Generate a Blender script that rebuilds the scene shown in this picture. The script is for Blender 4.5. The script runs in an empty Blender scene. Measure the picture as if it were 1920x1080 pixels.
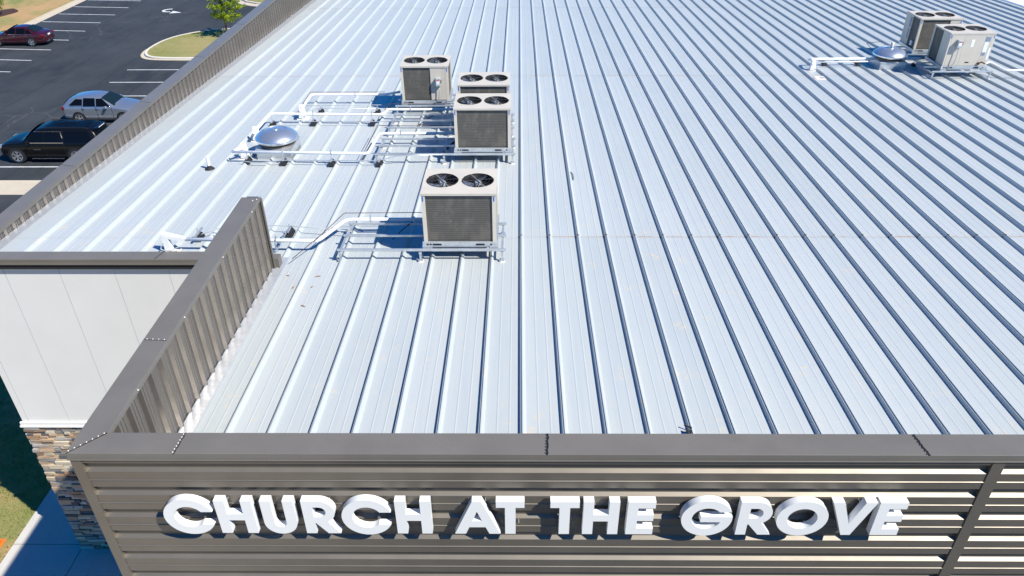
import bpy, math, random
from mathutils import Vector, Matrix
random.seed(7)
PI = math.pi
scn = bpy.context.scene
COL = scn.collection

# ------------------------------------------------------------------ camera
F = 1414.75; PITCH = 0.57901; YAW = 0.0113; ROLL = -0.006
cp, sp = math.cos(PITCH), math.sin(PITCH)
fw = Vector((0, cp, -sp)); up = Vector((0, sp, cp)); rt = Vector((1, 0, 0))
c_, s_ = math.cos(ROLL), math.sin(ROLL)
rt, up = rt * c_ + up * s_, up * c_ - rt * s_
RZ = Matrix.Rotation(YAW, 3, 'Z')
rt, up, fw = RZ @ rt, RZ @ up, RZ @ fw
cd = bpy.data.cameras.new('camera'); cam = bpy.data.objects.new('camera', cd); COL.objects.link(cam)
cd.sensor_width = 36; cd.lens = F / 1920 * 36; cd.clip_end = 3000; cd.clip_start = 0.05
M = Matrix((( rt.x, up.x, -fw.x, 0), (rt.y, up.y, -fw.y, 0), (rt.z, up.z, -fw.z, 0), (0, 0, 0, 1)))
cam.matrix_world = M
scn.camera = cam

# ------------------------------------------------------------------ light
SUN = Vector((1.55, -1.0, 2.0)).normalized()          # towards the sun
world = bpy.data.worlds.new('World'); scn.world = world; world.use_nodes = True
wn = world.node_tree; bg = wn.nodes['Background']
sky = wn.nodes.new('ShaderNodeTexSky'); sky.sky_type = 'NISHITA'; sky.sun_disc = False
sky.sun_elevation = math.asin(SUN.z)
sky.sun_rotation = math.atan2(SUN.x, SUN.y)
sky.altitude = 300; sky.air_density = 1.0; sky.dust_density = 0.0; sky.ozone_density = 5.0
tint = wn.nodes.new('ShaderNodeMix'); tint.data_type = 'RGBA'; tint.blend_type = 'MULTIPLY'
tint.inputs[0].default_value = 1.0; tint.inputs[7].default_value = (0.03, 0.91, 1.70, 1)      # the photograph's deep blue sky light
wn.links.new(sky.outputs[0], tint.inputs[6]); wn.links.new(tint.outputs[2], bg.inputs[0]); bg.inputs[1].default_value = 0.057
sd = bpy.data.lights.new('sun', 'SUN'); sun = bpy.data.objects.new('sun', sd); COL.objects.link(sun)
sd.energy = 5.0; sd.angle = math.radians(0.53); sd.color = (1.0, 0.958, 0.86)
sun.rotation_euler = SUN.to_track_quat('Z', 'Y').to_euler()
scn.cycles.caustics_reflective = False
scn.view_settings.view_transform = 'Standard'; scn.view_settings.look = 'None'
scn.view_settings.exposure = 0.55; scn.view_settings.gamma = 1.0

# ------------------------------------------------------------------ helpers
G = -16.9                                              # ground level (camera at z = 0)
RZ0, RSL = -7.34, 0.0442                               # roof plane at rib tops
def rz(y): return RZ0 - RSL * y - 0.035                # roof pan level

def S(*k): return tuple(k)

class MB:
    def __init__(s): s.v = []; s.f = []; s.mi = []; s.g = []
    def add(s, vs, fs, mi=0):
        n = len(s.v); s.g.append((n, len(s.f))); s.v += [tuple(p) for p in vs]
        s.f += [tuple(i + n for i in f) for f in fs]; s.mi += [mi] * len(fs); return s
    def box(s, a, b, mi=0, rot=None, piv=None):
        x0, y0, z0 = a; x1, y1, z1 = b
        vs = [(x0,y0,z0),(x1,y0,z0),(x1,y1,z0),(x0,y1,z0),(x0,y0,z1),(x1,y0,z1),(x1,y1,z1),(x0,y1,z1)]
        if rot is not None:
            p = Vector(piv or ((x0+x1)/2, (y0+y1)/2, (z0+z1)/2))
            vs = [tuple(p + rot @ (Vector(v) - p)) for v in vs]
        return s.add(vs, [(0,3,2,1),(4,5,6,7),(0,1,5,4),(1,2,6,5),(2,3,7,6),(3,0,4,7)], mi)
    def prism(s, poly, z0, z1, mi=0):                  # poly in xy
        n = len(poly)
        vs = [(x, y, z0) for x, y in poly] + [(x, y, z1) for x, y in poly]
        fs = [tuple(range(n-1, -1, -1)), tuple(range(n, 2*n))] + [(i, (i+1) % n, n+(i+1) % n, n+i) for i in range(n)]
        return s.add(vs, fs, mi)
    def ext(s, A, B, mi=0, caps=True):                 # two matching loops
        n = len(A); vs = list(A) + list(B)
        fs = [(i, (i+1) % n, n+(i+1) % n, n+i) for i in range(n)]
        if caps: fs += [tuple(range(n-1, -1, -1)), tuple(range(n, 2*n))]
        return s.add(vs, fs, mi)
    def lathe(s, prof, c, n=32, mi=0, ax='z'):
        vs = []; m = len(prof)
        for i in range(n):
            a = 2*PI*i/n
            for r, h in prof:
                if ax == 'z': vs.append((c[0]+r*math.cos(a), c[1]+r*math.sin(a), c[2]+h))
                else: vs.append((c[0]+r*math.cos(a), c[1]+h, c[2]+r*math.sin(a)))
        fs = [(i*m+j, ((i+1) % n)*m+j, ((i+1) % n)*m+j+1, i*m+j+1) for i in range(n) for j in range(m-1)]
        if ax != 'z': fs = [f[::-1] for f in fs]
        return s.add(vs, fs, mi)
    def tube(s, pts, r, n=8, mi=0, bend=0.0):
        P = [Vector(p) for p in pts]
        if bend > 0:
            Q = [P[0]]
            for i in range(1, len(P)-1):
                a = (P[i-1]-P[i]); b = (P[i+1]-P[i])
                d = min(bend, a.length*.45, b.length*.45)
                p0 = P[i] + a.normalized()*d; p1 = P[i] + b.normalized()*d
                for k in range(6):
                    t = k/5; Q.append(p0*(1-t)**2 + P[i]*2*t*(1-t) + p1*t*t)
            Q.append(P[-1]); P = Q
        rs = r if isinstance(r, (list, tuple)) else [r]*len(P)
        vs = []; up0 = None
        for i, p in enumerate(P):
            t = (P[min(i+1, len(P)-1)] - P[max(i-1, 0)]).normalized()
            if up0 is None: up0 = Vector((0, 0, 1)) if abs(t.z) < .9 else Vector((1, 0, 0))
            u = (up0 - t*up0.dot(t)).normalized(); w = t.cross(u); up0 = u
            for k in range(n):
                a = 2*PI*k/n; vs.append(tuple(p + (u*math.cos(a) + w*math.sin(a))*rs[i]))
        m = len(P)
        fs = [(i*n+k, i*n+(k+1) % n, (i+1)*n+(k+1) % n, (i+1)*n+k) for i in range(m-1) for k in range(n)]
        fs += [tuple(range(n-1, -1, -1)), tuple(range((m-1)*n, m*n))]
        return s.add(vs, fs, mi)
    def build(s, name, mats, parent=None, smooth=False, bevel=0):
        me = bpy.data.meshes.new(name)
        off = Vector((0, 0, 0))
        if parent is not None:
            q = parent
            while q is not None: off += Vector(q.location); q = q.parent
        me.from_pydata([tuple(Vector(v) - off) for v in s.v], [], s.f)
        if not isinstance(mats, (list, tuple)): mats = [mats]
        for m in mats: me.materials.append(m)
        me.polygons.foreach_set('material_index', s.mi)
        if smooth: me.polygons.foreach_set('use_smooth', [True]*len(s.f))
        me.update()
        o = bpy.data.objects.new(name, me); COL.objects.link(o)
        if parent is not None: o.parent = parent
        if smooth == 'auto':
            try: me.set_sharp_from_angle(angle=math.radians(35))
            except Exception: pass
        if bevel:
            b = o.modifiers.new('bevel', 'BEVEL'); b.width = bevel; b.segments = 2; b.limit_method = 'ANGLE'
        return o

def build_each(b, name, mats, parent=None, **kw):
    g = b.g + [(len(b.v), len(b.f))]
    for (v0, f0), (v1, f1) in zip(g[:-1], g[1:]):
        c = MB(); c.add(b.v[v0:v1], [tuple(i-v0 for i in f) for f in b.f[f0:f1]]); c.mi = b.mi[f0:f1]
        c.build(name, mats, parent, **kw)

def empty(name, loc, label=None, cat=None, group=None):
    o = bpy.data.objects.new(name, None); COL.objects.link(o); o.location = loc
    tag(o, label, cat, group); return o
def tag(o, label=None, cat=None, group=None, kind=None):
    if label: o['label'] = label
    if cat: o['category'] = cat
    if group: o['group'] = group
    if kind: o['kind'] = kind
    return o
def copy_tree(o, parent=None):
    c = o.copy(); COL.objects.link(c); c.parent = parent
    for ch in list(o.children): copy_tree(ch, c)
    return c

# ------------------------------------------------------------------ materials
class NT:
    def __init__(s, name, world=False):
        s.m = bpy.data.materials.new(name); s.m.use_nodes = True; s.t = s.m.node_tree
        s.b = s.t.nodes['Principled BSDF']
        s.co = s.t.nodes.new('ShaderNodeTexCoord'); s.P = s.co.outputs['Object']
        if world: s.P = s.t.nodes.new('ShaderNodeNewGeometry').outputs['Position']
    def n(s, typ, **kw):
        x = s.t.nodes.new('ShaderNode' + typ)
        for k, v in kw.items(): setattr(x, k, v)
        return x
    def l(s, a, b): s.t.links.new(a, b)
    def val(s, x, inp):
        if hasattr(x, 'is_linked') or hasattr(x, 'links'): s.l(x, inp)
        else: inp.default_value = x
    def math(s, op, a, b=0.0, c=None):
        x = s.n('Math', operation=op); s.val(a, x.inputs[0]); s.val(b, x.inputs[1])
        if c is not None: s.val(c, x.inputs[2])
        return x.outputs[0]
    def noise(s, scale, detail=4, rough=.55, vec=None, dist=0):
        x = s.n('TexNoise'); x.inputs['Scale'].default_value = scale; x.inputs['Detail'].default_value = detail
        x.inputs['Roughness'].default_value = rough; x.inputs['Distortion'].default_value = dist
        s.l(vec or s.P, x.inputs['Vector']); return x.outputs['Fac']
    def mapping(s, scale=(1,1,1), loc=(0,0,0)):
        x = s.n('Mapping'); x.inputs['Scale'].default_value = scale; x.inputs['Location'].default_value = loc
        s.l(s.P, x.inputs['Vector']); return x.outputs[0]
    def ramp(s, fac, stops):
        x = s.n('ValToRGB'); e = x.color_ramp.elements
        while len(e) < len(stops): e.new(.5)
        for i, (p, c) in enumerate(stops):
            e[i].position = p; e[i].color = (c[0], c[1], c[2], 1) if isinstance(c, (tuple, list)) else (c, c, c, 1)
        s.l(fac, x.inputs[0]); return x.outputs[0]
    def mix(s, fac, a, b, mode='MIX'):
        x = s.n('Mix', data_type='RGBA', blend_type=mode)
        s.val(fac, x.inputs[0])
        for v, i in ((a, x.inputs[6]), (b, x.inputs[7])):
            if isinstance(v, (tuple, list)): i.default_value = (*v[:3], 1)
            else: s.l(v, i)
        return x.outputs[2]
    def bump(s, h, strength=.3, dist=.02):
        x = s.n('Bump'); x.inputs['Strength'].default_value = strength; x.inputs['Distance'].default_value = dist
        s.l(h, x.inputs['Height']); s.l(x.outputs[0], s.b.inputs['Normal']); return x
    def set(s, col=None, rough=None, metal=None, spec=None):
        if col is not None:
            if isinstance(col, (tuple, list)): s.b.inputs['Base Color'].default_value = (*col[:3], 1)
            else: s.l(col, s.b.inputs['Base Color'])
        if rough is not None: s.val(rough, s.b.inputs['Roughness'])
        if metal is not None: s.b.inputs['Metallic'].default_value = metal
        if spec is not None: s.b.inputs['Specular IOR Level'].default_value = spec
        return s.m

def mat(name, col, rough=.5, metal=0.0, var=.08, scale=6, bump=0, bs=40, spec=None):
    t = NT(name)
    f = t.noise(scale, 5)
    a = tuple(c*(1-var) for c in col); b = tuple(min(1, c*(1+var)) for c in col)
    t.set(t.ramp(f, [(.3, a), (.7, b)]), rough, metal, spec)
    if bump: t.bump(t.noise(bs, 3), bump, .01)
    return t.m

def m_roof():
    t = NT('galvalume_roof', True)
    sx = t.n('SeparateXYZ'); t.l(t.P, sx.inputs[0])
    X, Y = sx.outputs[0], sx.outputs[1]
    pid = t.math('FLOOR', t.math('DIVIDE', t.math('SUBTRACT', X, 0.04), .6096))
    seg = t.math('FLOOR', t.math('DIVIDE', t.math('SUBTRACT', Y, 1.25), 13.0))
    cv = t.n('CombineXYZ'); t.l(pid, cv.inputs[0]); t.l(seg, cv.inputs[1])
    wnz = t.n('TexWhiteNoise'); t.l(cv.outputs[0], wnz.inputs['Vector'])
    base = t.ramp(wnz.outputs['Value'], [(0, (.430,.464,.464)), (.5, (.458,.490,.487)), (1, (.485,.513,.506))])
    big = t.noise(.35, 4, .6)
    base = t.mix(t.ramp(big, [(.35, 0), (.7, .5)]), base, (.49,.515,.52))
    streak = t.noise(1.0, 5, .65, t.mapping((9, .35, 1)))
    base = t.mix(t.ramp(streak, [(.42, 0), (.72, .38)]), base, (.375,.425,.465))
    spangle = t.noise(38, 3, .7)
    base = t.mix(t.ramp(spangle, [(.35, 0), (.65, .18)]), base, (.50,.54,.56))
    # dried dirt marks
    d = t.noise(1.9, 6, .7, t.mapping((1.4, .8, 1), (3, 7, 0)))
    d2 = t.noise(9, 3, .6)
    dm = t.math('MULTIPLY', t.ramp(d, [(.56, 0), (.68, 1)]), t.ramp(d2, [(.50, 0), (.60, .75)]))
    base = t.mix(dm, base, (.62,.52,.38))
    # lap joints: rust coloured edge
    yy = t.math('MODULO', t.math('SUBTRACT', Y, 1.25), 13.0)
    near = t.math('LESS_THAN', t.math('ABSOLUTE', t.math('SUBTRACT', yy, t.math('MULTIPLY', t.noise(7, 2), .03))), .028)
    brk = t.ramp(t.noise(2.3, 4, .7, t.mapping((1, .1, 1))), [(.45, .15), (.6, .85)])
    right = t.math('MAXIMUM', t.math('GREATER_THAN', X, .0), t.math('GREATER_THAN', Y, 20.0))
    base = t.mix(t.math('MULTIPLY', t.math('MULTIPLY', near, right), brk), base, (.42,.27,.16))
    rgh = t.ramp(t.noise(5, 4, .6), [(.3, .34), (.7, .46)])
    t.set(base, rgh, .06)
    t.bump(t.noise(2.2, 2, .4, t.mapping((1.5, .5, 1))), .25, .01)
    return t.m

def m_bronze(name='bronze_paint', col=(.156,.143,.125), bump=.08, rg=(.27,.36), metal=0):
    t = NT(name)
    f = t.noise(1.3, 4, .6); g = t.noise(22, 4, .7)
    c = t.mix(t.ramp(f, [(.35, 0), (.7, 1)]), tuple(x*.93 for x in col), tuple(x*1.07 for x in col))
    c = t.mix(t.ramp(g, [(.62, 0), (.80, .10)]), c, (.24,.225,.20))
    t.set(c, t.ramp(t.noise(4, 3), [(.3, rg[0]), (.7, rg[1])]), metal, .5)
    if bump: t.bump(t.noise(1.6, 2, .4), bump, .01)
    return t.m

def m_asphalt():
    t = NT('asphalt')
    sx = t.n('SeparateXYZ'); t.l(t.co.outputs['Object'], sx.inputs[0]); X, Y = sx.outputs[0], sx.outputs[1]
    f = t.noise(.12, 6, .65); g = t.noise(.9, 6, .7, t.mapping((1, .35, 1)))
    c = t.mix(t.ramp(f, [(.35, 0), (.65, 1)]), (.011,.016,.022), (.036,.042,.050))
    c = t.mix(t.ramp(g, [(.4, 0), (.75, .5)]), c, (.052,.055,.060))
    c = t.mix(t.ramp(t.noise(60, 2), [(.5, 0), (.8, .4)]), c, (.07,.07,.07))
    w = t.math('MULTIPLY', t.math('SUBTRACT', t.noise(.8, 3), .5), .5)
    for x0, sl in ((-37.0, 0), (-33.1, .03), (-29.5, .02), (-26.3, .04), (-40.6, 0)):
        xx = t.math('ADD', X, t.math('MULTIPLY', t.math('SUBTRACT', Y, 60), -sl))
        j = t.math('LESS_THAN', t.math('ABSOLUTE', t.math('ADD', t.math('SUBTRACT', xx, x0), w)), .035)
        c = t.mix(t.math('MULTIPLY', j, .75), c, (.012,.012,.014))
    v = t.n('TexVoronoi', feature='DISTANCE_TO_EDGE'); v.inputs['Scale'].default_value = .33
    mp = t.n('Mapping'); t.l(t.co.outputs['Object'], mp.inputs[0])
    nn = t.n('TexNoise'); nn.inputs['Scale'].default_value = .8; t.l(t.co.outputs['Object'], nn.inputs['Vector'])
    ad = t.n('VectorMath', operation='ADD'); t.l(mp.outputs[0], ad.inputs[0]); t.l(nn.outputs['Color'], ad.inputs[1])
    t.l(ad.outputs[0], v.inputs['Vector'])
    cr = t.math('MULTIPLY', t.math('LESS_THAN', v.outputs['Distance'], .012), t.ramp(t.noise(.16, 3, .5, t.mapping((1,1,1), (4,9,0))), [(.55, 0), (.64, .22)]))
    c = t.mix(cr, c, (.17,.165,.155))
    t.set(c, .82); t.bump(t.noise(45, 3, .7), .35, .01); return t.m

def m_concrete(name, col, var=.1):
    t = NT(name)
    c = t.mix(t.ramp(t.noise(.9, 6, .65), [(.3, 0), (.7, 1)]), tuple(x*(1-var) for x in col), tuple(x*(1+var*.6) for x in col))
    c = t.mix(t.ramp(t.noise(14, 4, .7), [(.55, 0), (.75, .3)]), c, tuple(x*.75 for x in col))
    t.set(c, .85); t.bump(t.noise(60, 3), .25, .006); return t.m

def m_grass(name='grass', clay=.85):
    t = NT(name)
    a = t.noise(.22, 5, .65); b = t.noise(2.2, 6, .75); d = t.noise(14, 4, .8)
    c = t.mix(t.ramp(b, [(.35, 0), (.68, 1)]), (.13,.18,.028), (.25,.25,.075))
    c = t.mix(t.ramp(a, [(.42, 0), (.62, .75)]), c, (.32,.28,.12))
    if clay > 0: c = t.mix(t.ramp(t.noise(.20, 6, .7, t.mapping((1,.9,1), (11,3,0))), [(.40, 0), (.56, clay)]), c, (.50,.29,.14))
    c = t.mix(t.ramp(d, [(.4, 0), (.7, .6)]), c, t.mix(.5, c, (.04,.06,.015)))
    t.set(c, .95); t.bump(d, .7, .06); return t.m

def m_coil():
    t = NT('coil_fins')
    sx = t.n('SeparateXYZ'); t.l(t.co.outputs['Object'], sx.inputs[0]); Z = sx.outputs[2]
    wv = t.math('SINE', t.math('MULTIPLY', Z, 2*PI/.042))
    c = t.mix(t.ramp(wv, [(.1, 0), (.9, 1)]), (.078,.073,.064), (.118,.111,.098))
    c = t.mix(t.ramp(t.noise(2.4, 5, .7, t.mapping((1.6,1.6,.9))), [(.45, 0), (.62, .55)]), c, (.17,.155,.13))
    c = t.mix(t.ramp(t.noise(16, 3, .6), [(.70, 0), (.74, .6)]), c, (.40,.39,.36))
    t.set(c, .6, .1); t.bump(wv, .2, .01); return t.m

def m_paint(name, col, coat=1.0, metal=0.0, rough=.35):
    t = NT(name); t.set(col, rough, metal)
    t.b.inputs['Coat Weight'].default_value = coat; t.b.inputs['Coat Roughness'].default_value = .04
    return t.m

MT = dict(
    roof=m_roof(), bronze=m_bronze(),
    bronze_wall=m_bronze('bronze_wall_paint', (.238,.210,.184), 0, (.29,.32), .70), facade=m_bronze('bronze_front_paint', (.208,.184,.152), 0, (.48,.52), .62),
    dark=mat('dark_gap', (.012,.012,.014), .8),
    white_panel=mat('white_insulated_panel', (.685,.675,.645), .45, var=.03, scale=.8, bump=.08, bs=90),
    trimwhite=mat('white_trim', (.74,.73,.69), .45, var=.03),
    galv=mat('galvanised_steel', (.60,.635,.66), .36, .65, var=.10, scale=14, bump=.1),
    flash=mat('flashing_steel', (.56,.58,.60), .32, .5, var=.06, scale=5, bump=.5, bs=7),
    pipe=mat('white_pipe_jacket', (.86,.87,.88), .4, 0, var=.03, scale=5),
    copper=mat('copper_line', (.09,.04,.035), .45, .2),
    rubber=mat('black_rubber', (.015,.015,.018), .7, bump=.2),
    beige=mat('beige_cabinet_paint', (.55,.505,.43), .42, 0, var=.05, scale=3, bump=.06, bs=60),
    beige2=mat('beige_post_paint', (.60,.555,.475), .42, 0, var=.04, scale=3),
    coil=m_coil(),
    black=mat('black_inside', (.008,.009,.014), .6),
    fan=mat('fan_blade', (.20,.23,.28), .30, .5, var=.2, scale=9),
    guard=mat('guard_wire', (.02,.02,.022), .5, .0),
    strut=mat('fan_strut', (.50,.50,.47), .35, .6),
    venturi=mat('venturi_ring', (.035,.034,.034), .5, .0, var=.15),
    blue=mat('blue_sticker', (.02,.13,.55), .5),
    wlabel=mat('white_label', (.80,.80,.80), .5, var=.03),
    glabel=mat('grey_label', (.22,.27,.36), .5, var=.3, scale=30),
    red=mat('red_label', (.55,.06,.05), .5),
    boxgrey=mat('grey_enamel', (.42,.46,.48), .4, .1),
    sealant=mat('white_sealant', (.66,.60,.54), .7, var=.12, scale=20, bump=.4),
    alum=mat('spun_aluminium', (.80,.80,.80), .27, .85, var=.05, scale=4),
    throat=mat('vent_throat', (.20,.17,.15), .4, .5, var=.2),
    letter=mat('white_letter_face', (.80,.79,.76), .35, 0, var=.015, scale=2),
    letter_side=mat('white_letter_return', (.78,.79,.80), .35, 0, var=.015, scale=2),
    asphalt=m_asphalt(), line=mat('road_paint', (.62,.63,.64), .6, var=.22, scale=5, bump=.2),
    concrete=m_concrete('walk_concrete', (.52,.50,.46)), kerb=m_concrete('kerb_concrete', (.50,.44,.35)),
    kerbw=m_concrete('island_kerb_concrete', (.60,.56,.50)),
    grass=m_grass(), turf=m_grass('island_grass', .15), mulch=mat('mulch', (.05,.022,.018), .95, var=.5, scale=6, bump=.8),
    bark=mat('bark', (.09,.065,.045), .9, var=.3, scale=20, bump=.6),
    chrome=mat('chrome', (.75,.76,.78), .12, 1.0, var=.02),
    tyre=mat('tyre_rubber', (.015,.015,.016), .8),
    alloy=mat('alloy_wheel', (.62,.63,.65), .25, .8),
    tail=mat('tail_lamp', (.16,.006,.008), .2), lamp=mat('head_lamp', (.30,.33,.36), .15, .3),
    plate=mat('number_plate', (.75,.76,.78), .4), orange=mat('cone_orange', (.85,.16,.02), .5, var=.08),
    leafbrown=mat('dry_leaf', (.26,.13,.07), .8, var=.3, scale=50),
    twig=mat('dark_twig', (.03,.025,.025), .8),
)
def m_glass(name, col, rough=.04):
    t = NT(name); t.set(col, rough, 0, .22); return t.m
MT['glass'] = m_glass('car_glass', (.003,.004,.006))
MT['glass2'] = m_glass('windscreen_glass', (.008,.018,.024))
def m_leaf(name, a, b):
    t = NT(name)
    oi = t.noise(2.2, 3, .6)
    t.set(t.ramp(oi, [(.35, a), (.65, b)]), .55)
    t.b.inputs['Subsurface Weight'].default_value = 0.0
    tr = t.n('BsdfTranslucent'); t.l(t.b.inputs['Base Color'].links[0].from_socket, tr.inputs[0])
    mx = t.n('MixShader'); mx.inputs[0].default_value = .35
    out = t.t.nodes['Material Output']
    t.l(t.b.outputs[0], mx.inputs[1]); t.l(tr.outputs[0], mx.inputs[2]); t.l(mx.outputs[0], out.inputs[0])
    return t.m
MT['leaf'] = m_leaf('tree_leaf', (.17,.26,.006), (.42,.52,.015))
MT['leaf2'] = m_leaf('shrub_leaf', (.09,.16,.02), (.20,.30,.03))
MT['blade'] = m_leaf('grass_blade', (.14,.17,.035), (.30,.27,.10))
STONES = [m_concrete('stone_%s' % n, c, .22) for n, c in (
    ('tan', (.44,.31,.20)), ('beige', (.50,.41,.29)), ('cream', (.56,.49,.38)), ('grey', (.24,.225,.21)),
    ('charcoal', (.10,.095,.10)), ('rust', (.38,.22,.13)), ('pale_grey', (.36,.34,.31)), ('brown', (.22,.15,.105)))]

# ------------------------------------------------------------------ ground, lot, walks
def sheet(name, poly, z, m, thick=0.0, kind='structure', label=None):
    b = MB(); b.prism(poly, z - max(thick, .003), z)
    o = b.build(name, m); tag(o, kind=kind)
    if label: o['label'] = label
    return o
b = MB(); b.add([(-600,-400,G-.06),(600,-400,G-.06),(600,900,G-.06),(-600,900,G-.06)], [(0,1,2,3)])
tag(b.build('ground', MT['grass']), kind='structure')
sheet('parking_lot', [(-43.3,20),(-19,20),(-19,150),(-43.3,150)], G, MT['asphalt'], .05)
# left kerb with gutter
def kerb_path(name, pts, w, h, m, closed=False):
    b = MB(); P = [Vector((x, y, 0)) for x, y in pts]; n = len(P)
    sec = [(-w/2, 0), (-w/2, h), (w/2-.03, h), (w/2, h-.02), (w/2, 0)]
    L = []
    for i, p in enumerate(P):
        a = P[(i-1) % n] if (closed or i > 0) else p; c = P[(i+1) % n] if (closed or i < n-1) else p
        t = (c-a).normalized(); nn = Vector((-t.y, t.x, 0))
        L.append([tuple(p + nn*o + Vector((0, 0, G+z))) for o, z in sec])
    k = len(sec)
    for i in range(n if closed else n-1):
        b.ext(L[i], L[(i+1) % n], caps=False)
    return tag(b.build(name, m), kind='structure')
sheet('gutter', [(-43.75,20),(-43.1,20),(-43.1,150),(-43.75,150)], G+.012, MT['kerb'], .01)
kerb_path('kerb', [(-43.85,20),(-43.85,150)], .22, .13, MT['kerb'])
sheet('crossing_slab', [(-36,34.5),(-19,34.5),(-19,36.2),(-36,36.2)], G+.012, MT['kerb'], .01)
# markings
b = MB()
for k in range(-1, 10):
    y = 54.9 + 2.86*k
    b.prism([(-42.95, y+.42), (-37.45, y-.05), (-37.45, y+.05), (-42.95, y+.52)], G+.004, G+.008)
for k in range(7):
    y = 55.33 - 2.9*k
    if y > 37:
        b.prism([(-29.0 , y-.05), (-23.4, y-.05), (-23.4, y+.05), (-29.0, y+.05)], G+.004, G+.008)
tag(b.build('parking_markings', MT['line']), kind='structure')
b = MB()
b.prism([(-31.6,72.92),(-32.62,73.55),(-32.58,73.28),(-32.62,72.60)], G+.004, G+.008)
arc = [(-33.05+.52*math.cos(a), 73.75+.55*math.sin(a)) for a in [math.radians(x) for x in range(-60, -290, -20)]]
for (x0,y0),(x1,y1) in zip(arc[:-1], arc[1:]):
    d = Vector((x1-x0, y1-y0, 0)).normalized(); n_ = Vector((-d.y, d.x, 0))*.14
    b.prism([(x0-n_.x,y0-n_.y),(x1-n_.x,y1-n_.y),(x1+n_.x,y1+n_.y),(x0+n_.x,y0+n_.y)], G+.004, G+.008)
tag(b.build('turn_arrow_marking', MT['line']), kind='structure')
# islands
def chaikin(P, n=2):
    for _ in range(n):
        Q = [P[0]]
        for (a, b), (c, d) in zip(P[:-1], P[1:]): Q += [(a*.75+c*.25, b*.75+d*.25), (a*.25+c*.75, b*.25+d*.75)]
        P = Q + [P[-1]]
    return P
isl = [(-19.5,57.95),(-25.2,57.95),(-27.6,58.02),(-28.6,58.35),(-29.2,59.1),(-29.5,60.2),(-29.5,61.4),(-29.3,62.9),(-28.7,64.3),(-27.5,65.6),(-26.1,66.35),(-24.6,66.75),(-19.5,66.9)]
sheet('island_gutter', chaikin([(x-(.32 if x<-26 else .1), y-(.30 if y<62 else 0)) for x, y in isl[:7]] + [(x+.0, y+.0) for x, y in isl[7:]]), G+.012, MT['kerb'], .01)
isl = chaikin(isl)
kerb_path('island_kerb', isl, .20, .14, MT['kerbw'])
sheet('island_turf', [(x+.05, y) for x, y in isl], G+.12, MT['turf'], .1)
isl2 = [(-28.1,85),(-28.0,80),(-27.6,78.2),(-26.6,76.95),(-25.4,76.2),(-23.6,75.6),(-19.5,75.3),(-19.5,85)]
sheet('far_island_gutter', [(x-.45, y-.75) for x, y in isl2], G+.012, MT['kerb'], .01)
kerb_path('far_island_kerb', isl2[:-1], .22, .14, MT['kerbw'])
sheet('far_island_turf', isl2, G+.12, MT['turf'], .1)
# sidewalk by the building: four slabs with joints
J = .012
for i, p in enumerate([[(-13.65,13.16+J),(-11.74-J,13.16+J),(-11.74-J,30),(-13.65,30)],
          [(-13.65,-6),(-11.74-J,-6),(-11.74-J,13.16-J),(-13.65,13.16-J)],
          [(-11.74+J,-6),(-5.3,-6),(-5.3,13.03),(-11.74+J,13.03)]]):
    sheet('sidewalk', p, G+.03, MT['concrete'], .08)
sheet('unseen_front_ground', [(-5.28,-30),(40,-30),(40,6.1),(-5.28,6.1)], G+.02, MT['asphalt'], .08)  # unseen ground, dark asphalt chosen to cut bounce light onto the front wall
sheet('joint_filler', [(-13.62,-6),(-5.3,-6),(-5.3,13.03),(-11.76,13.03),(-11.76,30),(-13.62,30)], G-.02, MT['dark'], .02)
# mown lawn blades beside the walk
b = MB(); rr = random.Random(3)
for i in range(26000):
    x = rr.uniform(-19.5, -13.67); y = rr.uniform(10.5, 27)
    a = rr.uniform(0, PI); h = rr.uniform(.03, .085); w = rr.uniform(.006, .013)
    dx, dy = math.cos(a)*w, math.sin(a)*w; lx, ly = rr.uniform(-.03, .03), rr.uniform(-.03, .03)
    z = G-.06
    b.add([(x-dx,y-dy,z),(x+dx,y+dy,z),(x+lx,y+ly,z+h)], [(0,1,2)])
tag(b.build('lawn_grass', MT['blade']), 'short patchy green and straw coloured lawn beside the concrete walk', 'grass', kind='stuff')

# ------------------------------------------------------------------ church building
YF = 6.168
bld = empty('church_building', (7, 30, G), 'long metal church building with silver standing seam roof, bronze parapets and stone base', 'building')

# roof
XR0 = .062; SP = .6096
prof = [(-.058,0),(-.038,.058),(-.018,.060),(-.017,.077),(-.006,.077),(-.004,.060),(.006,.058),(.042,0)]
minor = lambda c: [(c-.015,0),(c-.006,.0032),(c+.006,.0032),(c+.015,0)]
def roof_grid(b, k0, k1, xs, xe, ys):
    pr = [(xs, 0)]
    if k0 == -7:
        for c in (-.387, -.205): pr += [(XR0+SP*k0+dx, dz) for dx, dz in minor(c)]
    for k in range(k0, k1+1):
        X = XR0 + SP*k
        for dx, dz in prof: pr.append((X+dx, dz))
        if k < k1 or xe > X+.5:
            for c in (.223, .405): pr += [(X+dx, dz) for dx, dz in minor(c)]
    pr.append((xe, 0))
    for i in range(len(ys)-1):
        y0, y1 = ys[i], ys[i+1]
        lift = .006 if i % 2 else 0.0
        lo = [(x, y0 - (.03 if i else 0), rz(y0)+z+i*.0) for x, z in pr]; hi = [(x, y1, rz(y1)+z) for x, z in pr]
        if i: lo = [(x, y, z+.004) for x, y, z in lo]
        n = len(pr)
        b.add(lo+hi, [(j, j+1, n+j+1, n+j) for j in range(n-1)])
        if i == 1 and k0 == -7:  # end clips of ribs at the lap
            for k in range(0, k1+1):
                X = XR0+SP*k
                b.box((X-.030, y0-.040, rz(y0)+.055), (X+.003, y0-.024, rz(y0)+.083), 1)
                b.box((X-.070, y0-.036, rz(y0)+.001), (X-.052, y0-.026, rz(y0)+.03), 1)
b = MB()
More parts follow.
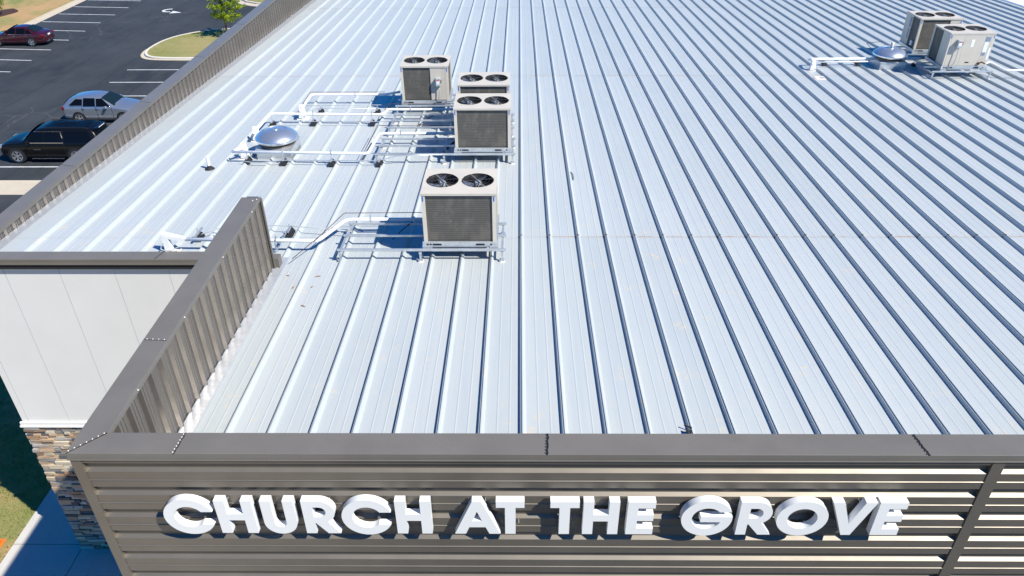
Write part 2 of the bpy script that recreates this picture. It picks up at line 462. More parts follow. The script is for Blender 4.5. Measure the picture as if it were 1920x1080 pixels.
roof_grid(b, -7, 41, -4.84, 25.55, [6.55, 14.25, 27.25, 40.25, 62])
roof_grid(b, -17, -8, -11.16, -4.84, [13.2, 14.25, 27.25, 40.25, 62])
b.build('roof', [MT['roof'], MT['dark']], bld)
b = MB(); b.box((-11.1,13.4,-10.35), (25.4,61.6,-10.3)); b.box((-4.8,6.6,-8.6),(25.4,13.4,-8.55))
b.build('roof_deck', MT['dark'], bld)

# flashings along parapets
def strip(xw, y0, y1, sgn, w, seed, zt=.075):
    b = MB(); r2 = random.Random(seed); n = int((y1-y0)/.1625)
    A = []; 
    for i in range(n+1):
        y = y0+(y1-y0)*i/n; z = rz(y); wob = r2.uniform(-.002, .002)
        A.append([(xw, y, z+zt+.0+(.003 if i % 2 else -.003)), (xw+sgn*.02, y, z+zt*.8+.008+wob), (xw+sgn*w, y, z+zt*.55+wob*.5), (xw+sgn*(w+.005), y, z+.004)])
    for i in range(n):
        for j in range(3):
            b.add([A[i][j],A[i][j+1],A[i+1][j+1],A[i+1][j]], [(0,1,2,3) if sgn > 0 else (3,2,1,0)])
    return b
strip(-4.905, 6.55, 13.25, 1, .19, 1).build('flashing', MT['flash'], bld)
strip(-11.19, 13.25, 61.5, 1, .24, 2, .012).build('flashing', MT['flash'], bld)

# vertical ribbed wall sheet facing +x
def ribwall(xf, y0, y1, z0f, z1, sgn=1, period=.325, depth=.046, ph=.01, parent=bld, name='parapet_sheet'):
    b = MB(); pts = []
    y = y0 + ph
    pts.append((y0, -depth))
    while y < y1-.12:
        pts += [(y-.006, -depth), (y+.034, 0), (y+.062, 0), (y+.076, -depth)]
        for c in (.155, .225):
            if y+c+.02 < y1: pts += [(y+c-.012, -depth), (y+c-.005, -depth+.006), (y+c+.005, -depth+.006), (y+c+.012, -depth)]
        y += period
    pts.append((y1, -depth))
    n = len(pts)
    lo = [(xf+sgn*d, y, z0f(y)) for y, d in pts]; hi = [(xf+sgn*d, y, z1) for y, d in pts]
    b.add(lo+hi, [(j, j+1, n+j+1, n+j) if sgn > 0 else (j+1, j, n+j, n+j+1) for j in range(n-1)])
    return b.build(name, MT['bronze_wall'], parent)
ribwall(-4.875, 6.50, 12.93, lambda y: rz(y)-.05, -6.36, ph=.20)
ribwall(-11.155, 13.3, 61.9, lambda y: rz(y)-.05, -7.84, ph=.03)

# tall parapet core and caps (slabs with hemmed edges)
b = MB()
b.box((-5.17,6.30,G), (-4.95,12.90,-6.36))
b.box((-5.17,6.24,G), (26.0,6.30,-6.36)); b.box((-4.95,6.30,-8.0),(25.9,6.46,-6.36))
build_each(b, 'parapet_wall', MT['bronze_wall'], bld)
def cap(pts, z, name='parapet_cap', h=.16):
    b = MB(); b.prism(pts, z-h, z); return b.build(name, MT['bronze'], bld, bevel=.006)
# mitred corner: left leg and front leg
cap([(-5.215,YF),(-4.865,6.51),(-4.865,12.75),(-5.215,12.75)], -6.30, h=.075)
cap([(-5.215+.004,YF),(26.05,YF),(26.05,6.51),(-4.865+.004,6.51)], -6.302, h=.075)
b = MB()
b.box((-5.213,YF+.002,-6.405), (26.0,YF+.018,-6.37))                       # drop fascia
b.box((-5.225,YF-.006,-6.412), (26.0,YF+.010,-6.402))
b.box((-5.213,YF+.024,-6.405), (-5.193,12.75,-6.37))
build_each(b, 'cap_fascia', MT['bronze'], bld)
b = MB()
b.box((-5.21,12.752,-7.95), (-4.88,12.775,-6.37)); b.box((-4.872,12.752,-7.95),(-4.85,12.80,-6.34))
b.box((-5.0,12.80,-7.95),(-4.78,13.0,-7.68))
build_each(b, 'parapet_end_trim', MT['bronze'], bld)
b = MB(); b.box((-4.88,12.745,-7.9),(-4.874,12.775,-6.4)); build_each(b, 'end_gap', MT['dark'], bld)
# far left parapet
b = MB(); b.box((-11.54,13.1,-12.0), (-11.215,61.9,-7.812)); build_each(b, 'parapet_wall', MT['bronze_wall'], bld)
cap([(-11.57,12.92),(-11.185,12.92),(-11.185,62),(-11.57,62)], -7.76, h=.05)
b = MB(); b.box((-11.183,13.235,-7.835),(-11.145,62,-7.768)); b.box((-11.568,12.925,-7.96),(-11.55,62,-7.812)); build_each(b, 'cap_fascia', MT['bronze'], bld)
cap([(-11.181,12.92),(-5.22,12.92),(-5.22,13.23),(-11.181,13.23)], -7.76, h=.05)
b = MB(); b.box((-11.548,12.925,-7.90),(-5.22,12.945,-7.812)); build_each(b, 'cap_fascia', MT['bronze'], bld)
b = MB(); b.box((-11.5,12.96,-8.02),(-5.22,13.04,-7.93)); b.build('cap_shade_strip', MT['dark'], bld)  # solid dark strip, its colour stands in for shade below the cap

# cap seams
def seam(p0, p1, z, col, dots=0, w=.012, dcol='sealant', raised=.004, wob=.0):
    b = MB(); p0 = Vector(p0); p1 = Vector(p1); d = (p1-p0); L = d.length; d.normalize(); n = Vector((-d.y, d.x))
    N = 12; r3 = random.Random(int(L*1000))
    pr = [p0 + d*(L*i/N) + n*r3.uniform(-wob, wob) for i in range(N+1)]
    for a, c in zip(pr[:-1], pr[1:]):
        b.prism([(a.x-n.x*w/2,a.y-n.y*w/2),(c.x-n.x*w/2,c.y-n.y*w/2),(c.x+n.x*w/2,c.y+n.y*w/2),(a.x+n.x*w/2,a.y+n.y*w/2)], z+.0005, z+raised)
    b.build('cap_seam', MT[col], bld)
    if dots:
        b = MB()
        for i in range(dots):
            q = p0 + d*(L*(i+.5)/dots) + n*.018
            b.lathe([(.0001,.010),(.006,.008),(.009,.003),(.009,0)], (q.x, q.y, z+.001), 8)
        build_each(b, 'screw', MT[dcol], bld, smooth=True)
Z6 = -6.298
seam((-5.20,6.165), (-4.87,6.50), Z6, 'venturi', 7, wob=.002)
seam((-3.96,6.16), (-3.94,6.50), Z6, 'venturi', 7, wob=.006, w=.014)
seam((.32,6.16), (.34,6.50), Z6, 'black', 7, dcol='rubber', wob=.006, w=.018)
seam((4.66,6.16), (4.62,6.50), Z6, 'black', 7, dcol='rubber', wob=.006, w=.018)
seam((-5.205,8.32), (-4.875,8.30), Z6+.002, 'bronze_wall', 4, wob=.002, w=.008)
for y in (17.5, 22.2, 26.9, 31.5, 36.2, 41, 46): seam((-11.56,y+.05), (-11.19,y-.05), -7.76, 'black', 0, wob=.004, w=.010)
seam((-7.32,12.93), (-7.24,13.22), -7.76, 'black', 0, wob=.004, w=.012)
b = MB()
for y, z in ((7.3,-6.33),(8.9,-6.33),(10.6,-6.33),(12.2,-6.33)): b.lathe([(.0001,.014),(.010,.010),(.013,0)], (-4.858, y, z), 8)
for x, y in ((-4.96,12.6),(-4.90,12.65)): b.lathe([(.0001,.014),(.010,.010),(.013,0)], (x, y, -6.298), 8)
build_each(b, 'screw', MT['sealant'], bld)

# front facade: horizontal box-rib sheet
def facade(x0, x1, name):
    b = MB(); d = .045; yf = 6.19; pts = []
    z = -6.30+.4
    zz = -6.624+.3955
    pts.append((yf+d, -6.40))
    k = 0
    while zz - .3955*k > G+.6:
        t0 = zz - .3955*k
        if t0 < -6.4:
            pts += [(yf+d, t0+.031), (yf, t0), (yf, t0-.128), (yf-.009, t0-.135), (yf-.009, t0-.139), (yf, t0-.144), (yf, t0-.253), (yf+d, t0-.279)]
        else:
            pts += [(yf, -6.415), (yf, t0-.253), (yf+d, t0-.282)]
        k += 1
    pts.append((yf+d, G+.2))
    n = len(pts)
    A = [(x0, y, z) for y, z in pts]; B = [(x1, y, z) for y, z in pts]
    b.add(A+B, [(j, n+j, n+j+1, j+1)[::-1] for j in range(n-1)])
    o = b.build(name, MT['facade'], bld); return o
facade(-5.085, 5.44, 'front_cladding'); facade(5.575, 26.0, 'front_cladding')
b = MB(); b.box((-5.205,6.180,G),(-5.08,6.240,-6.41)); b.build('corner_trim', MT['facade'], bld)
b = MB(); b.box((5.435,6.180,G),(5.580,6.240,-6.43)); b.build('joint_trim', MT['facade'], bld)
b = MB()
b.box((-5.08,6.186,-6.43),(26,6.1885,-6.40))
b.build('drip_edge', MT['facade'], bld)

# side wall of the portal, white wing wall, stone base
ribwall(-5.21, 6.24, 12.9, lambda y: G, -6.41, sgn=-1, name='side_cladding')
b = MB(); b.box((-11.66,13.062,-12.3),(-5.2,13.3,-8.0)); b.box((-11.6,13.3,-16.9),(-11.4,61.8,-8.0)); b.ext([(25.5,6.3,G),(25.64,6.3,G),(25.64,6.3,rz(6.3)-.05),(25.5,6.3,rz(6.3)-.05)],[(25.5,61.8,G),(25.64,61.8,G),(25.64,61.8,rz(61.8)-.05),(25.5,61.8,rz(61.8)-.05)]); b.box((-11.6,61.6,G),(25.7,61.8,-10.2)); build_each(b, 'wall', MT['white_panel'], bld)
edges = [-11.68,-11.53,-10.56,-9.425,-8.29,-7.17,-6.05,-5.22]
b = MB()
for a, c in zip(edges[:-1], edges[1:]): b.box((a+.004,13.047,-12.28),(c-.004,13.064,-8.02))
build_each(b, 'wall_panel', MT['white_panel'], bld)
b = MB()
for a in edges[1:-1]: b.box((a-.005,13.0455,-12.28),(a+.005,13.0465,-8.02))
build_each(b, 'panel_joint', MT['boxgrey'], bld)
b = MB(); b.box((-11.75,12.985,-12.42),(-5.2,13.06,-12.375)); b.box((-11.73,13.005,-12.375),(-5.2,13.05,-12.28)); b.box((-11.78,13.06,-12.42),(-11.68,20,-12.365))
build_each(b, 'sill', MT['trimwhite'], bld)
b = MB(); b.box((-11.68,13.10,G),(-5.2,13.4,-12.42)); b.build('stone_backing', STONES[4], bld)
b = MB(); rs = random.Random(11); z = G+.01; row = 0
while z < -12.46:
    h = rs.choice([.07,.09,.11,.125,.10,.085]); h = min(h, -12.425-z)
    x = -11.70 - rs.uniform(0, .06); 
    while x < -6.0:
        w = rs.uniform(.13, .42); g = .012
        pr = rs.uniform(0, .055); mi = rs.choices(range(8), [5,5,3,3,3,3,3,2])[0]
        x0, x1, z0, z1 = x, x+w-g, z, z+h-g
        yf = 13.085-.02-pr
        j = lambda s=.006: rs.uniform(-s, s)
        bk = 13.12
        vs = [(x0+j(),yf+j(.012),z0+j()),(x1+j(),yf+j(.012),z0+j()),(x1+j(),yf+j(.012),z1+j()),(x0+j(),yf+j(.012),z1+j()),
              (x0,bk,z0),(x1,bk,z0),(x1,bk,z1),(x0,bk,z1)]
        b.add(vs, [(0,1,2,3),(0,4,5,1),(1,5,6,2),(2,6,7,3),(3,7,4,0)], mi)
        x += w
    z += h; row += 1
# return face
z = G+.01
while z < -12.46:
    h = rs.choice([.09,.12,.15,.11]); y = 13.06
    while y < 16:
        w = rs.uniform(.18,.5); pr = rs.uniform(0,.05)
        b.box((-11.73-pr, y, z), (-11.6, y+w-.008, z+h-.008), rs.randrange(8)); y += w
    z += h
b.build('stone_veneer', STONES, bld)
# roof right rake trim
b = MB(); b.box((25.52,6.55,-9.0),(25.62,12,-7.5)) if False else None
for i in range(1):
    A = [(25.50,6.5,rz(6.5)+.03),(25.68,6.5,rz(6.5)+.03),(25.68,6.5,rz(6.5)-.25),(25.50,6.5,rz(6.5)-.25)]
    B = [(x, 62, z-(rz(6.5)-rz(62))) for x, y, z in A]
    b.ext(A, B)
b.build('rake_trim', MT['galv'], bld)
# lower white roof to the right
low = empty('lower_wing', (34, 44, G), 'bright white low roofed wing beyond the right edge of the silver roof', 'building')
b = MB(); b.box((25.9,30,G),(46,62,-11.0)); b.build('wall', MT['white_panel'], low)
b = MB(); b.box((25.72,30,-11.0),(46.2,62.2,-10.9))
for k in range(52): b.box((25.75, 30.3+k*.61,-10.899),(46.1,30.35+k*.61,-10.85))
b.build('roof', MT['trimwhite'], low)

# ------------------------------------------------------------------ sign letters
YL, TL, BL = 6.05, -6.962, -7.530
def arcpts(cx, cz, r, a0, a1, n=28): return [(cx+r*math.cos(math.radians(a0+(a1-a0)*i/n)), cz+r*math.sin(math.radians(a0+(a1-a0)*i/n))) for i in range(n+1)]
def L_rects(polys): return polys
def gl_H(x0,x1,t=.124,zb=(-7.187,-7.300)): return [[(x0,TL),(x0+t,TL),(x0+t,zb[0]),(x1-t,zb[0]),(x1-t,TL),(x1,TL),(x1,BL),(x1-t,BL),(x1-t,zb[1]),(x0+t,zb[1]),(x0+t,BL),(x0,BL)]]
def gl_T(x0,x1,t=.126,b=.103):
    c = (x0+x1)/2; return [[(x0,TL),(x1,TL),(x1,TL-b),(c+t/2,TL-b),(c+t/2,BL),(c-t/2,BL),(c-t/2,TL-b),(x0,TL-b)]]
def gl_E(x0,x1,t=.125,b=.107):
    m = (TL+BL)/2; return [[(x0,TL),(x1,TL),(x1,TL-b),(x0+t,TL-b),(x0+t,m+b/2+.008),(x1-.01,m+b/2+.008),(x1-.01,m-b/2+.008),(x0+t,m-b/2+.008),(x0+t,BL+b),(x1,BL+b),(x1,BL),(x0,BL)]]
def gl_C(x0,x1,zu=-7.155,zl=-7.375,G_=False):
    R = .305; r = .180; cx = x0+R; cz = (TL+BL)/2
    au = math.degrees(math.asin((zu-cz)/R)); al = math.degrees(math.asin((zl-cz)/R))
    iu = math.degrees(math.asin((zu-cz)/r)); il = math.degrees(math.asin(max(-1,(zl-cz)/r)))
    if not G_:
        return [arcpts(cx,cz,R,au,360+al,48) + arcpts(cx,cz,r,360+il,iu,36)]
    zt, zb_ = -7.215, -7.308
    at = math.degrees(math.asin((zt-cz)/R)); ib = math.degrees(math.asin((zb_-cz)/r))
    return [arcpts(cx,cz,R,au,360+at,48) + [(x0+.232,zt),(x0+.232,zb_)] + arcpts(cx,cz,r,360+ib,iu,36)]
def gl_O(x0,x1):
    R = (x1-x0)/2; cx = (x0+x1)/2; cz = (TL+BL)/2; k = .298/R
    o = [(x, cz+(z-cz)*k) for x, z in arcpts(cx,cz,R,0,360,48)[:-1]]; i = [(x, cz+(z-cz)*.98) for x, z in arcpts(cx,cz,R-.128,360,0,40)[:-1]]
    return [o, i]
def gl_U(x0,x1,t=.124):
    R = (x1-x0)/2; cx = (x0+x1)/2; cz = BL+R-.01
    return [[(x1,TL),(x1,cz)] [0:1] + arcpts(cx,cz,R,0,-180,28) + [(x0,TL),(x0+t,TL)] + arcpts(cx,cz,R-t,-180,0,24) + [(x1-t,TL)]]
def gl_R(x0,x1,t=.124):
    zt, zb_ = TL, -7.345; R = (zt-zb_)/2; cx = x1-R-.012; cz = (zt+zb_)/2
    o = [(x0,TL),(cx,TL)] + arcpts(cx,cz,R,90,-62,22) + [(x1+.020,BL),(x1-.130,BL),(x0+t+.012,-7.345),(x0+t,-7.345),(x0+t,BL),(x0,BL)]
    r = R-.107; i = [(x0+t,cz+r),(x0+t,cz-r)] + arcpts(cx,cz,r,-90,90,16)
    return [o, i]
def gl_A(c):
    return [[(c-.055,TL),(c+.055,TL),(c+.276,BL),(c+.143,BL),(c+.098,-7.412),(c-.098,-7.412),(c-.143,BL),(c-.276,BL)],
            [(c,-7.135),(c-.058,-7.300),(c+.058,-7.300)]]
def gl_V(c): return [[(c-.258,TL),(c-.125,TL),(c,-7.335),(c+.125,TL),(c+.258,TL),(c+.055,BL),(c-.055,BL)]]
sign = empty('church_sign', (0.15, 6.14, -7.53), 'white channel letter sign reading CHURCH AT THE GROVE on the bronze front wall', 'sign')
GL = [gl_C(-4.266,-3.64), gl_H(-3.619,-3.178), gl_U(-3.074,-2.680), gl_R(-2.585,-2.190), gl_C(-2.127,-1.543), gl_H(-1.476,-1.053),
      gl_A(-.503), gl_T(-.275,.064), gl_T(.370,.715), gl_H(.763,1.191), gl_E(1.287,1.614), gl_C(1.936,2.544,-7.133,-7.3,True),
      gl_R(2.616,3.019), gl_O(3.071,3.683), gl_V(3.949), gl_E(4.240,4.570)]
for polys in GL:
    cu = bpy.data.curves.new('tmp', 'CURVE'); cu.dimensions = '2D'; cu.fill_mode = 'BOTH'; cu.extrude = .046
    for poly in polys:
        sp_ = cu.splines.new('POLY'); sp_.points.add(len(poly)-1); sp_.use_cyclic_u = True
        for p, (x, z) in zip(sp_.points, poly): p.co = (x, z, 0, 1)
    tmp = bpy.data.objects.new('tmp', cu); COL.objects.link(tmp)
    dg = bpy.context.evaluated_depsgraph_get(); me = bpy.data.meshes.new_from_object(tmp.evaluated_get(dg))
    bpy.data.objects.remove(tmp); bpy.data.curves.remove(cu)
    me.name = 'letter'
    R_ = Matrix(((1,0,0,0),(0,0,-1,YL+.046),(0,1,0,0),(0,0,0,1)))
    me.transform(Matrix.Translation(-Vector(sign.location)) @ R_)
    me.materials.clear(); me.materials.append(MT['letter']); me.materials.append(MT['letter_side'])
    me.update()
    for p in me.polygons: p.material_index = 0 if abs(p.normal.y) > .9 else 1; p.use_smooth = True
    me.set_sharp_from_angle(angle=math.radians(28))
    o = bpy.data.objects.new('letter', me); COL.objects.link(o); o.parent = sign
    xs = [v.co.x for v in me.vertices]; cx = (min(xs)+max(xs))/2 + sign.location.x
    b = MB()
    for dx in (-.1, .1):
        for z in (-7.05, -7.44): b.lathe([(.006,0),(.006,.055)], (cx+dx, 6.140, z), 6, ax='y')
    build_each(b, 'standoff', MT['galv'], o)

# ------------------------------------------------------------------ condensers
def hole_plate(b, x0, x1, y0, y1, cx, cy, r, z, mi=0, n=40):
    ang = sorted(set([2*PI*i/n for i in range(n)] + [math.atan2(yy-cy, xx-cx) % (2*PI) for xx in (x0,x1) for yy in (y0,y1)]))
    I, O = [], []
    for a in ang:
        ca, sa = math.cos(a), math.sin(a)
        tx = ((x1-cx)/ca if ca > 1e-9 else (x0-cx)/ca if ca < -1e-9 else 1e9)
        ty = ((y1-cy)/sa if sa > 1e-9 else (y0-cy)/sa if sa < -1e-9 else 1e9)
        t = min(tx, ty); I.append((cx+r*ca, cy+r*sa, z)); O.append((cx+t*ca, cy+t*sa, z))
    m = len(ang); b.add(I+O, [(i, m+i, m+(i+1) % m, (i+1) % m) for i in range(m)], mi)
def condenser(loc, label, front='coil', left='plain', right='coil', boxpos=None, fan_rot=(20, 50), scale=1.0):
    W, D, H = 1.46, 1.16, 1.07; BR = .12
    t = empty('condenser_unit', (0,0,0), label, 'air conditioner', 'rooftop condensing units with two fans')
    z0, z1 = BR, BR+H; hx = W/2
    # base rail with slots
    b = MB()
    for y in (-.02, D-.02):
        b.box((-hx-.03,y,0),(hx+.03,y+.035,BR))
    for x in (-hx-.028, hx-.012): b.box((x,.016,.002),(x+.04,D-.022,BR-.002))
    b.box((-hx,.02,BR-.03),(hx,D-.02,BR-.004))
    b.box((-hx-.035,-.045,-.05),(-hx+.16,-.022,.05)); b.box((hx-.14,-.045,-.05),(hx+.035,-.022,.05))
    br = b.build('base_rail', MT['galv'], t)
    b = MB()
    for x in (-.47, .40): b.box((x-.09,-.0235,.045),(x+.09,-.0195,.085))
    for x in (-.66,-.60,.62): b.lathe([(.0001,0),(.022,0),(.022,.003)], (x,-.0235,.065), 10, ax='y')
    build_each(b, 'slot', MT['black'], br)
    # shell
    b = MB(); e = .05
    hole = .325; fy = .60; fxs = (-.355, .355)
    zt = z1
    hole_plate(b, -hx-.01, 0, -.01, D+.01, fxs[0], fy, hole, zt); hole_plate(b, 0, hx+.01, -.01, D+.01, fxs[1], fy, hole, zt)
    # top lip
    for a, c in (((-hx-.01,-.012,zt-.045),(hx+.01,.0,zt-.002)), ((-hx-.01,D,zt-.045),(hx+.01,D+.012,zt-.002)),
                 ((-hx-.012,0,zt-.045),(-hx,D,zt-.002)), ((hx,0,zt-.045),(hx+.012,D,zt-.002))): b.box(a, c)
    b.build('top_panel', MT['beige'], t)
    b = MB()                                            # posts
    pw = .075
    for x in (-hx, hx-pw):
        for y in (0, D-pw): b.box((x,y,z0),(x+pw,y+pw,zt-.046))
    build_each(b, 'corner_post', MT['beige2'], t)
    b = MB(); 
    b.box((-hx+.05,.10,z0+.01),(hx-.05,D-.06,zt-.35)); b.build('inner_tray', MT['black'], t)
    def coil(a, c, nm='coil'): bb = MB(); bb.box(a, c); return bb.build(nm, MT['coil'], t)
    zc0, zc1 = z0+.02, zt-.05
    if front == 'coil': coil((-hx+pw,.03,zc0),(hx-pw,.06,zc1))
    elif front == 'part':
        coil((-hx+pw,.03,zc0),(.18,.06,zc1)); bb = MB(); bb.box((.18,.004,zc0),(hx-pw+.002,.03,zc1)); bb.build('access_panel', MT['beige'], t)
    elif front == 'part2':
        coil((-hx+pw,.03,zc0),(.32,.06,zc1)); bb = MB(); bb.box((.32,.004,zc0),(hx-pw+.002,.03,zc1)); bb.build('access_panel', MT['beige'], t)
    else:
        bb = MB()
        for a, c in ((-hx+pw-.02,-.24),(-.236,.42),(.424,hx-pw+.02)): bb.box((a,-.004,zc0-.015),(c,.03,zc1))
        bb.build('access_panel', MT['beige'], t)
        for (x0,x1,q0,q1,mm) in ((-.0,.10,.62,.86,'wlabel'),(.44,.60,.80,.95,'glabel'),(.44,.57,.45,.78,'wlabel'),(.44,.56,.34,.44,'glabel'),(.63,.69,.2,.6,'wlabel')):
            bb = MB(); bb.box((x0,-.008,z0+q0),(x1,-.0045,z0+q1)); bb.build('label_plate', MT[mm], t)
        bb = MB(); bb.box((-.02,-.008,z0+.10),(.11,-.0045,z0+.135)); bb.build('vent_slot', MT['black'], t)
        bb = MB(); bb.tube([(.52,0,z0+.12),(.52,-.10,z0+.14),(.60,-.12,z0+.10)], .022, mi=0)
        bb.box((.40,-.05,z0+.05),(.47,-.005,z0+.12)); bb.build('service_valve', MT['copper'], t)
    for sgn, spec in ((-1, left), (1, right)):
        xs = sgn*(hx-.03); a0, a1 = sorted((xs, xs-sgn*.03))
        f0, f1 = sorted((sgn*hx-sgn*.002, sgn*(hx-.03)))
        if spec == 'plain':
            bb = MB(); bb.box((f0,pw-.01,z0),(f1,D-pw+.01,zc1)); bb.build('side_panel', MT['beige'], t)
        elif spec == 'coil': coil((a0,pw,zc0),(a1,D-pw,zc1), 'side_coil')
        elif spec == 'half_back':
            coil((a0,.50,zc0),(a1,D-pw,zc1), 'side_coil'); bb = MB(); bb.box((f0,pw-.01,z0),(f1,.50,zc1)); bb.build('side_panel', MT['beige'], t)
        elif spec == 'half_front':
            coil((a0,pw,zc0),(a1,.62,zc1), 'side_coil'); bb = MB(); bb.box((f0,.62,z0),(f1,D-pw+.01,zc1)); bb.build('side_panel', MT['beige'], t)
            bb = MB(); bb.box((f0-.035,.22,z0+.08),(f0+.02,.34,z0+.24)); bb.build('junction_box', MT['wlabel'], t)
            bb = MB(); bb.box((f0-.006,.68,z0+.62),(f0-.001,.80,z0+.95)); bb.box((f0-.006,.70,z0+.22),(f0-.001,.78,z0+.56)); bb.build('label_plate', MT['glabel'], t)
    bb = MB(); bb.box((-hx+pw,D-.05,zc0),(hx-pw,D-.02,zc1)); bb.build('rear_coil', MT['coil'], t)
    # stickers on posts
    for x in ((-hx+.02), (hx-.05)):
        bb = MB(); bb.box((x,-.0045,zt-.17),(x+.022,-.0008,zt-.09))
        bb.add([(x-.008,-.004,zt-.095),(x+.030,-.004,zt-.095),(x+.011,-.004,zt-.062)], [(0,1,2)]); bb.build('sticker', MT['blue'], t)
    # fans
    for i, fx in enumerate(fxs):
        bb = MB(); bb.lathe([(hole,.0),(hole-.004,-.03),(hole+.0,-.17),(hole+.03,-.20)], (fx,fy,zt), 36)
        vr = bb.build('fan_ring', MT['venturi'], t, smooth=True)
        bb = MB()
        for k in range(3):
            a = math.radians(fan_rot[i]) + 2*PI*k/3
            A = []
            for rr_, w0, w1 in ((.07,-.25,.30),(.19,-.42,.34),(.30,-.48,.24)):
                for q in (w0, w0*.3+w1*.2, w1):
                    A.append((fx+rr_*math.cos(a+q), fy+rr_*math.sin(a+q), zt-.075-.12*q*rr_/.3))
            bb.add(A, [(0,3,4,1),(1,4,5,2),(3,6,7,4),(4,7,8,5)])
        fb = bb.build('fan_blades', MT['fan'], t, smooth=True)
        bb = MB(); bb.lathe([(.0001,.03),(.06,.03),(.075,.0),(.075,-.12)], (fx,fy,zt-.055), 20); bb.build('hub', MT['boxgrey'], fb, smooth='auto')
        bb = MB()
        for rr_ in (.10,.17,.24,.31):
            bb.tube([(fx+rr_*math.cos(2*PI*k/32), fy+rr_*math.sin(2*PI*k/32), zt+.010) for k in range(33)], .0035, 4)
        for k in range(8):
            a = 2*PI*k/8+.2; bb.tube([(fx+.06*math.cos(a),fy+.06*math.sin(a),zt+.012),(fx+(hole+.01)*math.cos(a),fy+(hole+.01)*math.sin(a),zt+.006)], .004, 4)
        gd = bb.build('fan_guard', MT['guard'], t)
        bb = MB(); a = math.radians(118)
        bb.tube([(fx+hole*math.cos(a),fy+hole*math.sin(a),zt-.006),(fx-hole*math.cos(a),fy-hole*math.sin(a),zt-.006)], .012, 6)
        bb.build('motor_strut', MT['strut'], gd)
    if boxpos is not None:
        bx, bz = boxpos
        bb = MB(); bb.box((bx-.075,-.13,z0+bz),(bx+.075,-.008,z0+bz+.25)); dbx = bb.build('disconnect_box', MT['boxgrey'], t, bevel=.008)
        bb = MB(); bb.box((bx-.05,-.135,z0+bz+.06),(bx+.045,-.1315,z0+bz+.17)); bb.build('label_plate', MT['wlabel'], dbx)
        bb = MB(); bb.box((bx-.05,-.135,z0+bz+.172),(bx+.045,-.1315,z0+bz+.20)); bb.build('warning_stripe', MT['red'], dbx)
        bb = MB(); bb.box((bx+.0755,-.11,z0+bz+.09),(bx+.10,-.08,z0+bz+.19)); bb.build('switch_handle', MT['black'], dbx)
        bb = MB(); bb.tube([(bx+.02,-.07,z0+bz),(bx+.03,-.08,z0+bz-.2),(bx+.02,-.09,z0+.15),(bx-.06,-.08,z0-.02),(bx-.2,-.03,z0-.09)], .013, 8, bend=.1)
        bb.build('conduit', MT['boxgrey'], dbx, smooth=True)
    t.location = loc; t.scale = (scale, scale, scale)
    return t
def uz(y, h=.30): return RZ0-RSL*y+h-.035
U1 = (-1.185,13.24); U3 = (-.95,18.64); U2 = (-1.005,20.82); U4 = (-2.905,22.88); U5 = (15.78,26.85); U6 = (15.88,29.33)
condenser((*U1,uz(13.2)), 'beige two fan condenser nearest the camera, alone with full dark coil front', fan_rot=(-15,80))
condenser((*U3,uz(18.6)), 'beige condenser in the middle group, front one with its full grey coil showing', fan_rot=(10,-10))
condenser((*U2,uz(20.8)), 'beige condenser mostly hidden, directly behind the front unit of the middle group', fan_rot=(60,-20))
condenser((*U4,uz(22.9)), 'beige condenser at back left of the middle group with grey disconnect box', front='part', boxpos=(.42,.48), fan_rot=(100,30))
condenser((*U5,uz(26.8)), 'beige condenser of the right pair with solid panelled front and disconnect box', front='panel', left='half_back', right='plain', boxpos=(-.42,.62), fan_rot=(40,75), scale=1.06)
condenser((*U6,uz(29.3)), 'rear beige condenser of the right pair with olive coil front', front='part2', left='half_front', fan_rot=(5,85), scale=1.06)

# ------------------------------------------------------------------ steel support frames
def frame(x0, x1, y0, D, label, mid=True, cross=3):
    ym = y0+D/2; z = RZ0-RSL*ym-.035
    t = empty('support_frame', ((x0+x1)/2, ym, z), label, 'metal frame', 'galvanised strut frames under the condensers')
    ys = [y0-.10, y0+D*.47, y0+D-.06] if mid else [y0-.10, y0+D-.06]
    for y in ys:
        zz = rz(y)+.245; b = MB()
        b.box((x0,y,zz+.012),(x1,y+.040,zz+.05)); b.box((x0+.01,y+.008,zz-.002),(x1-.01,y+.032,zz+.0115)); b.build('rail', MT['galv'], t)
    xs = [x0+.02, (x0+x1)/2-.05, x1-.10][:cross] if cross == 3 else [x0+.02, x1-.1]
    for x in xs:
        A = [(x,ys[0]-.03,rz(ys[0])+.19),(x+.045,ys[0]-.03,rz(ys[0])+.19),(x+.045,ys[0]-.03,rz(ys[0])+.232),(x,ys[0]-.03,rz(ys[0])+.232)]
        B = [(p[0], ys[-1]+.08, p[2]-RSL*(ys[-1]-ys[0])) for p in A]
        bb = MB(); bb.ext(A, B); bb.build('cross_member', MT['galv'], t)
    for x in xs:
        for y in (ys[0], ys[-1]):
            zr = rz(y); bb = MB()
            bb.box((x+.004,y+.004,zr+.02),(x+.038,y+.038,zr+.185)); bb.box((x-.03,y-.02,zr+.035),(x+.07,y+.06,zr+.05))
            bb.box((x+.046,y+.01,zr+.05),(x+.052,y+.034,zr+.28))
            lg = bb.build('leg', MT['galv'], t)
            bb = MB(); bb.lathe([(.0001,.045),(.03,.042),(.042,.028),(.056,.006),(.066,-.002)], (x+.02,y+.02,zr), 12)
            bb.build('sealant_boot', MT['sealant'], lg, smooth=True)
    return t
frame(-3.68, -.27, 13.24, 1.16, 'galvanised strut frame carrying the nearest condenser')
frame(-3.82, -.10, 18.64, 1.16, 'galvanised strut frame under the front condenser of the middle group')
frame(-3.80, -.14, 20.80, 1.16, 'galvanised strut frame under the hidden second condenser of the middle group')
frame(-3.86, -.30, 22.86, 1.16, 'galvanised strut frame under the back left condenser of the middle group')
frame(14.62, 16.75, 26.75, 1.2, 'galvanised strut frame under the front condenser of the right pair', cross=2)
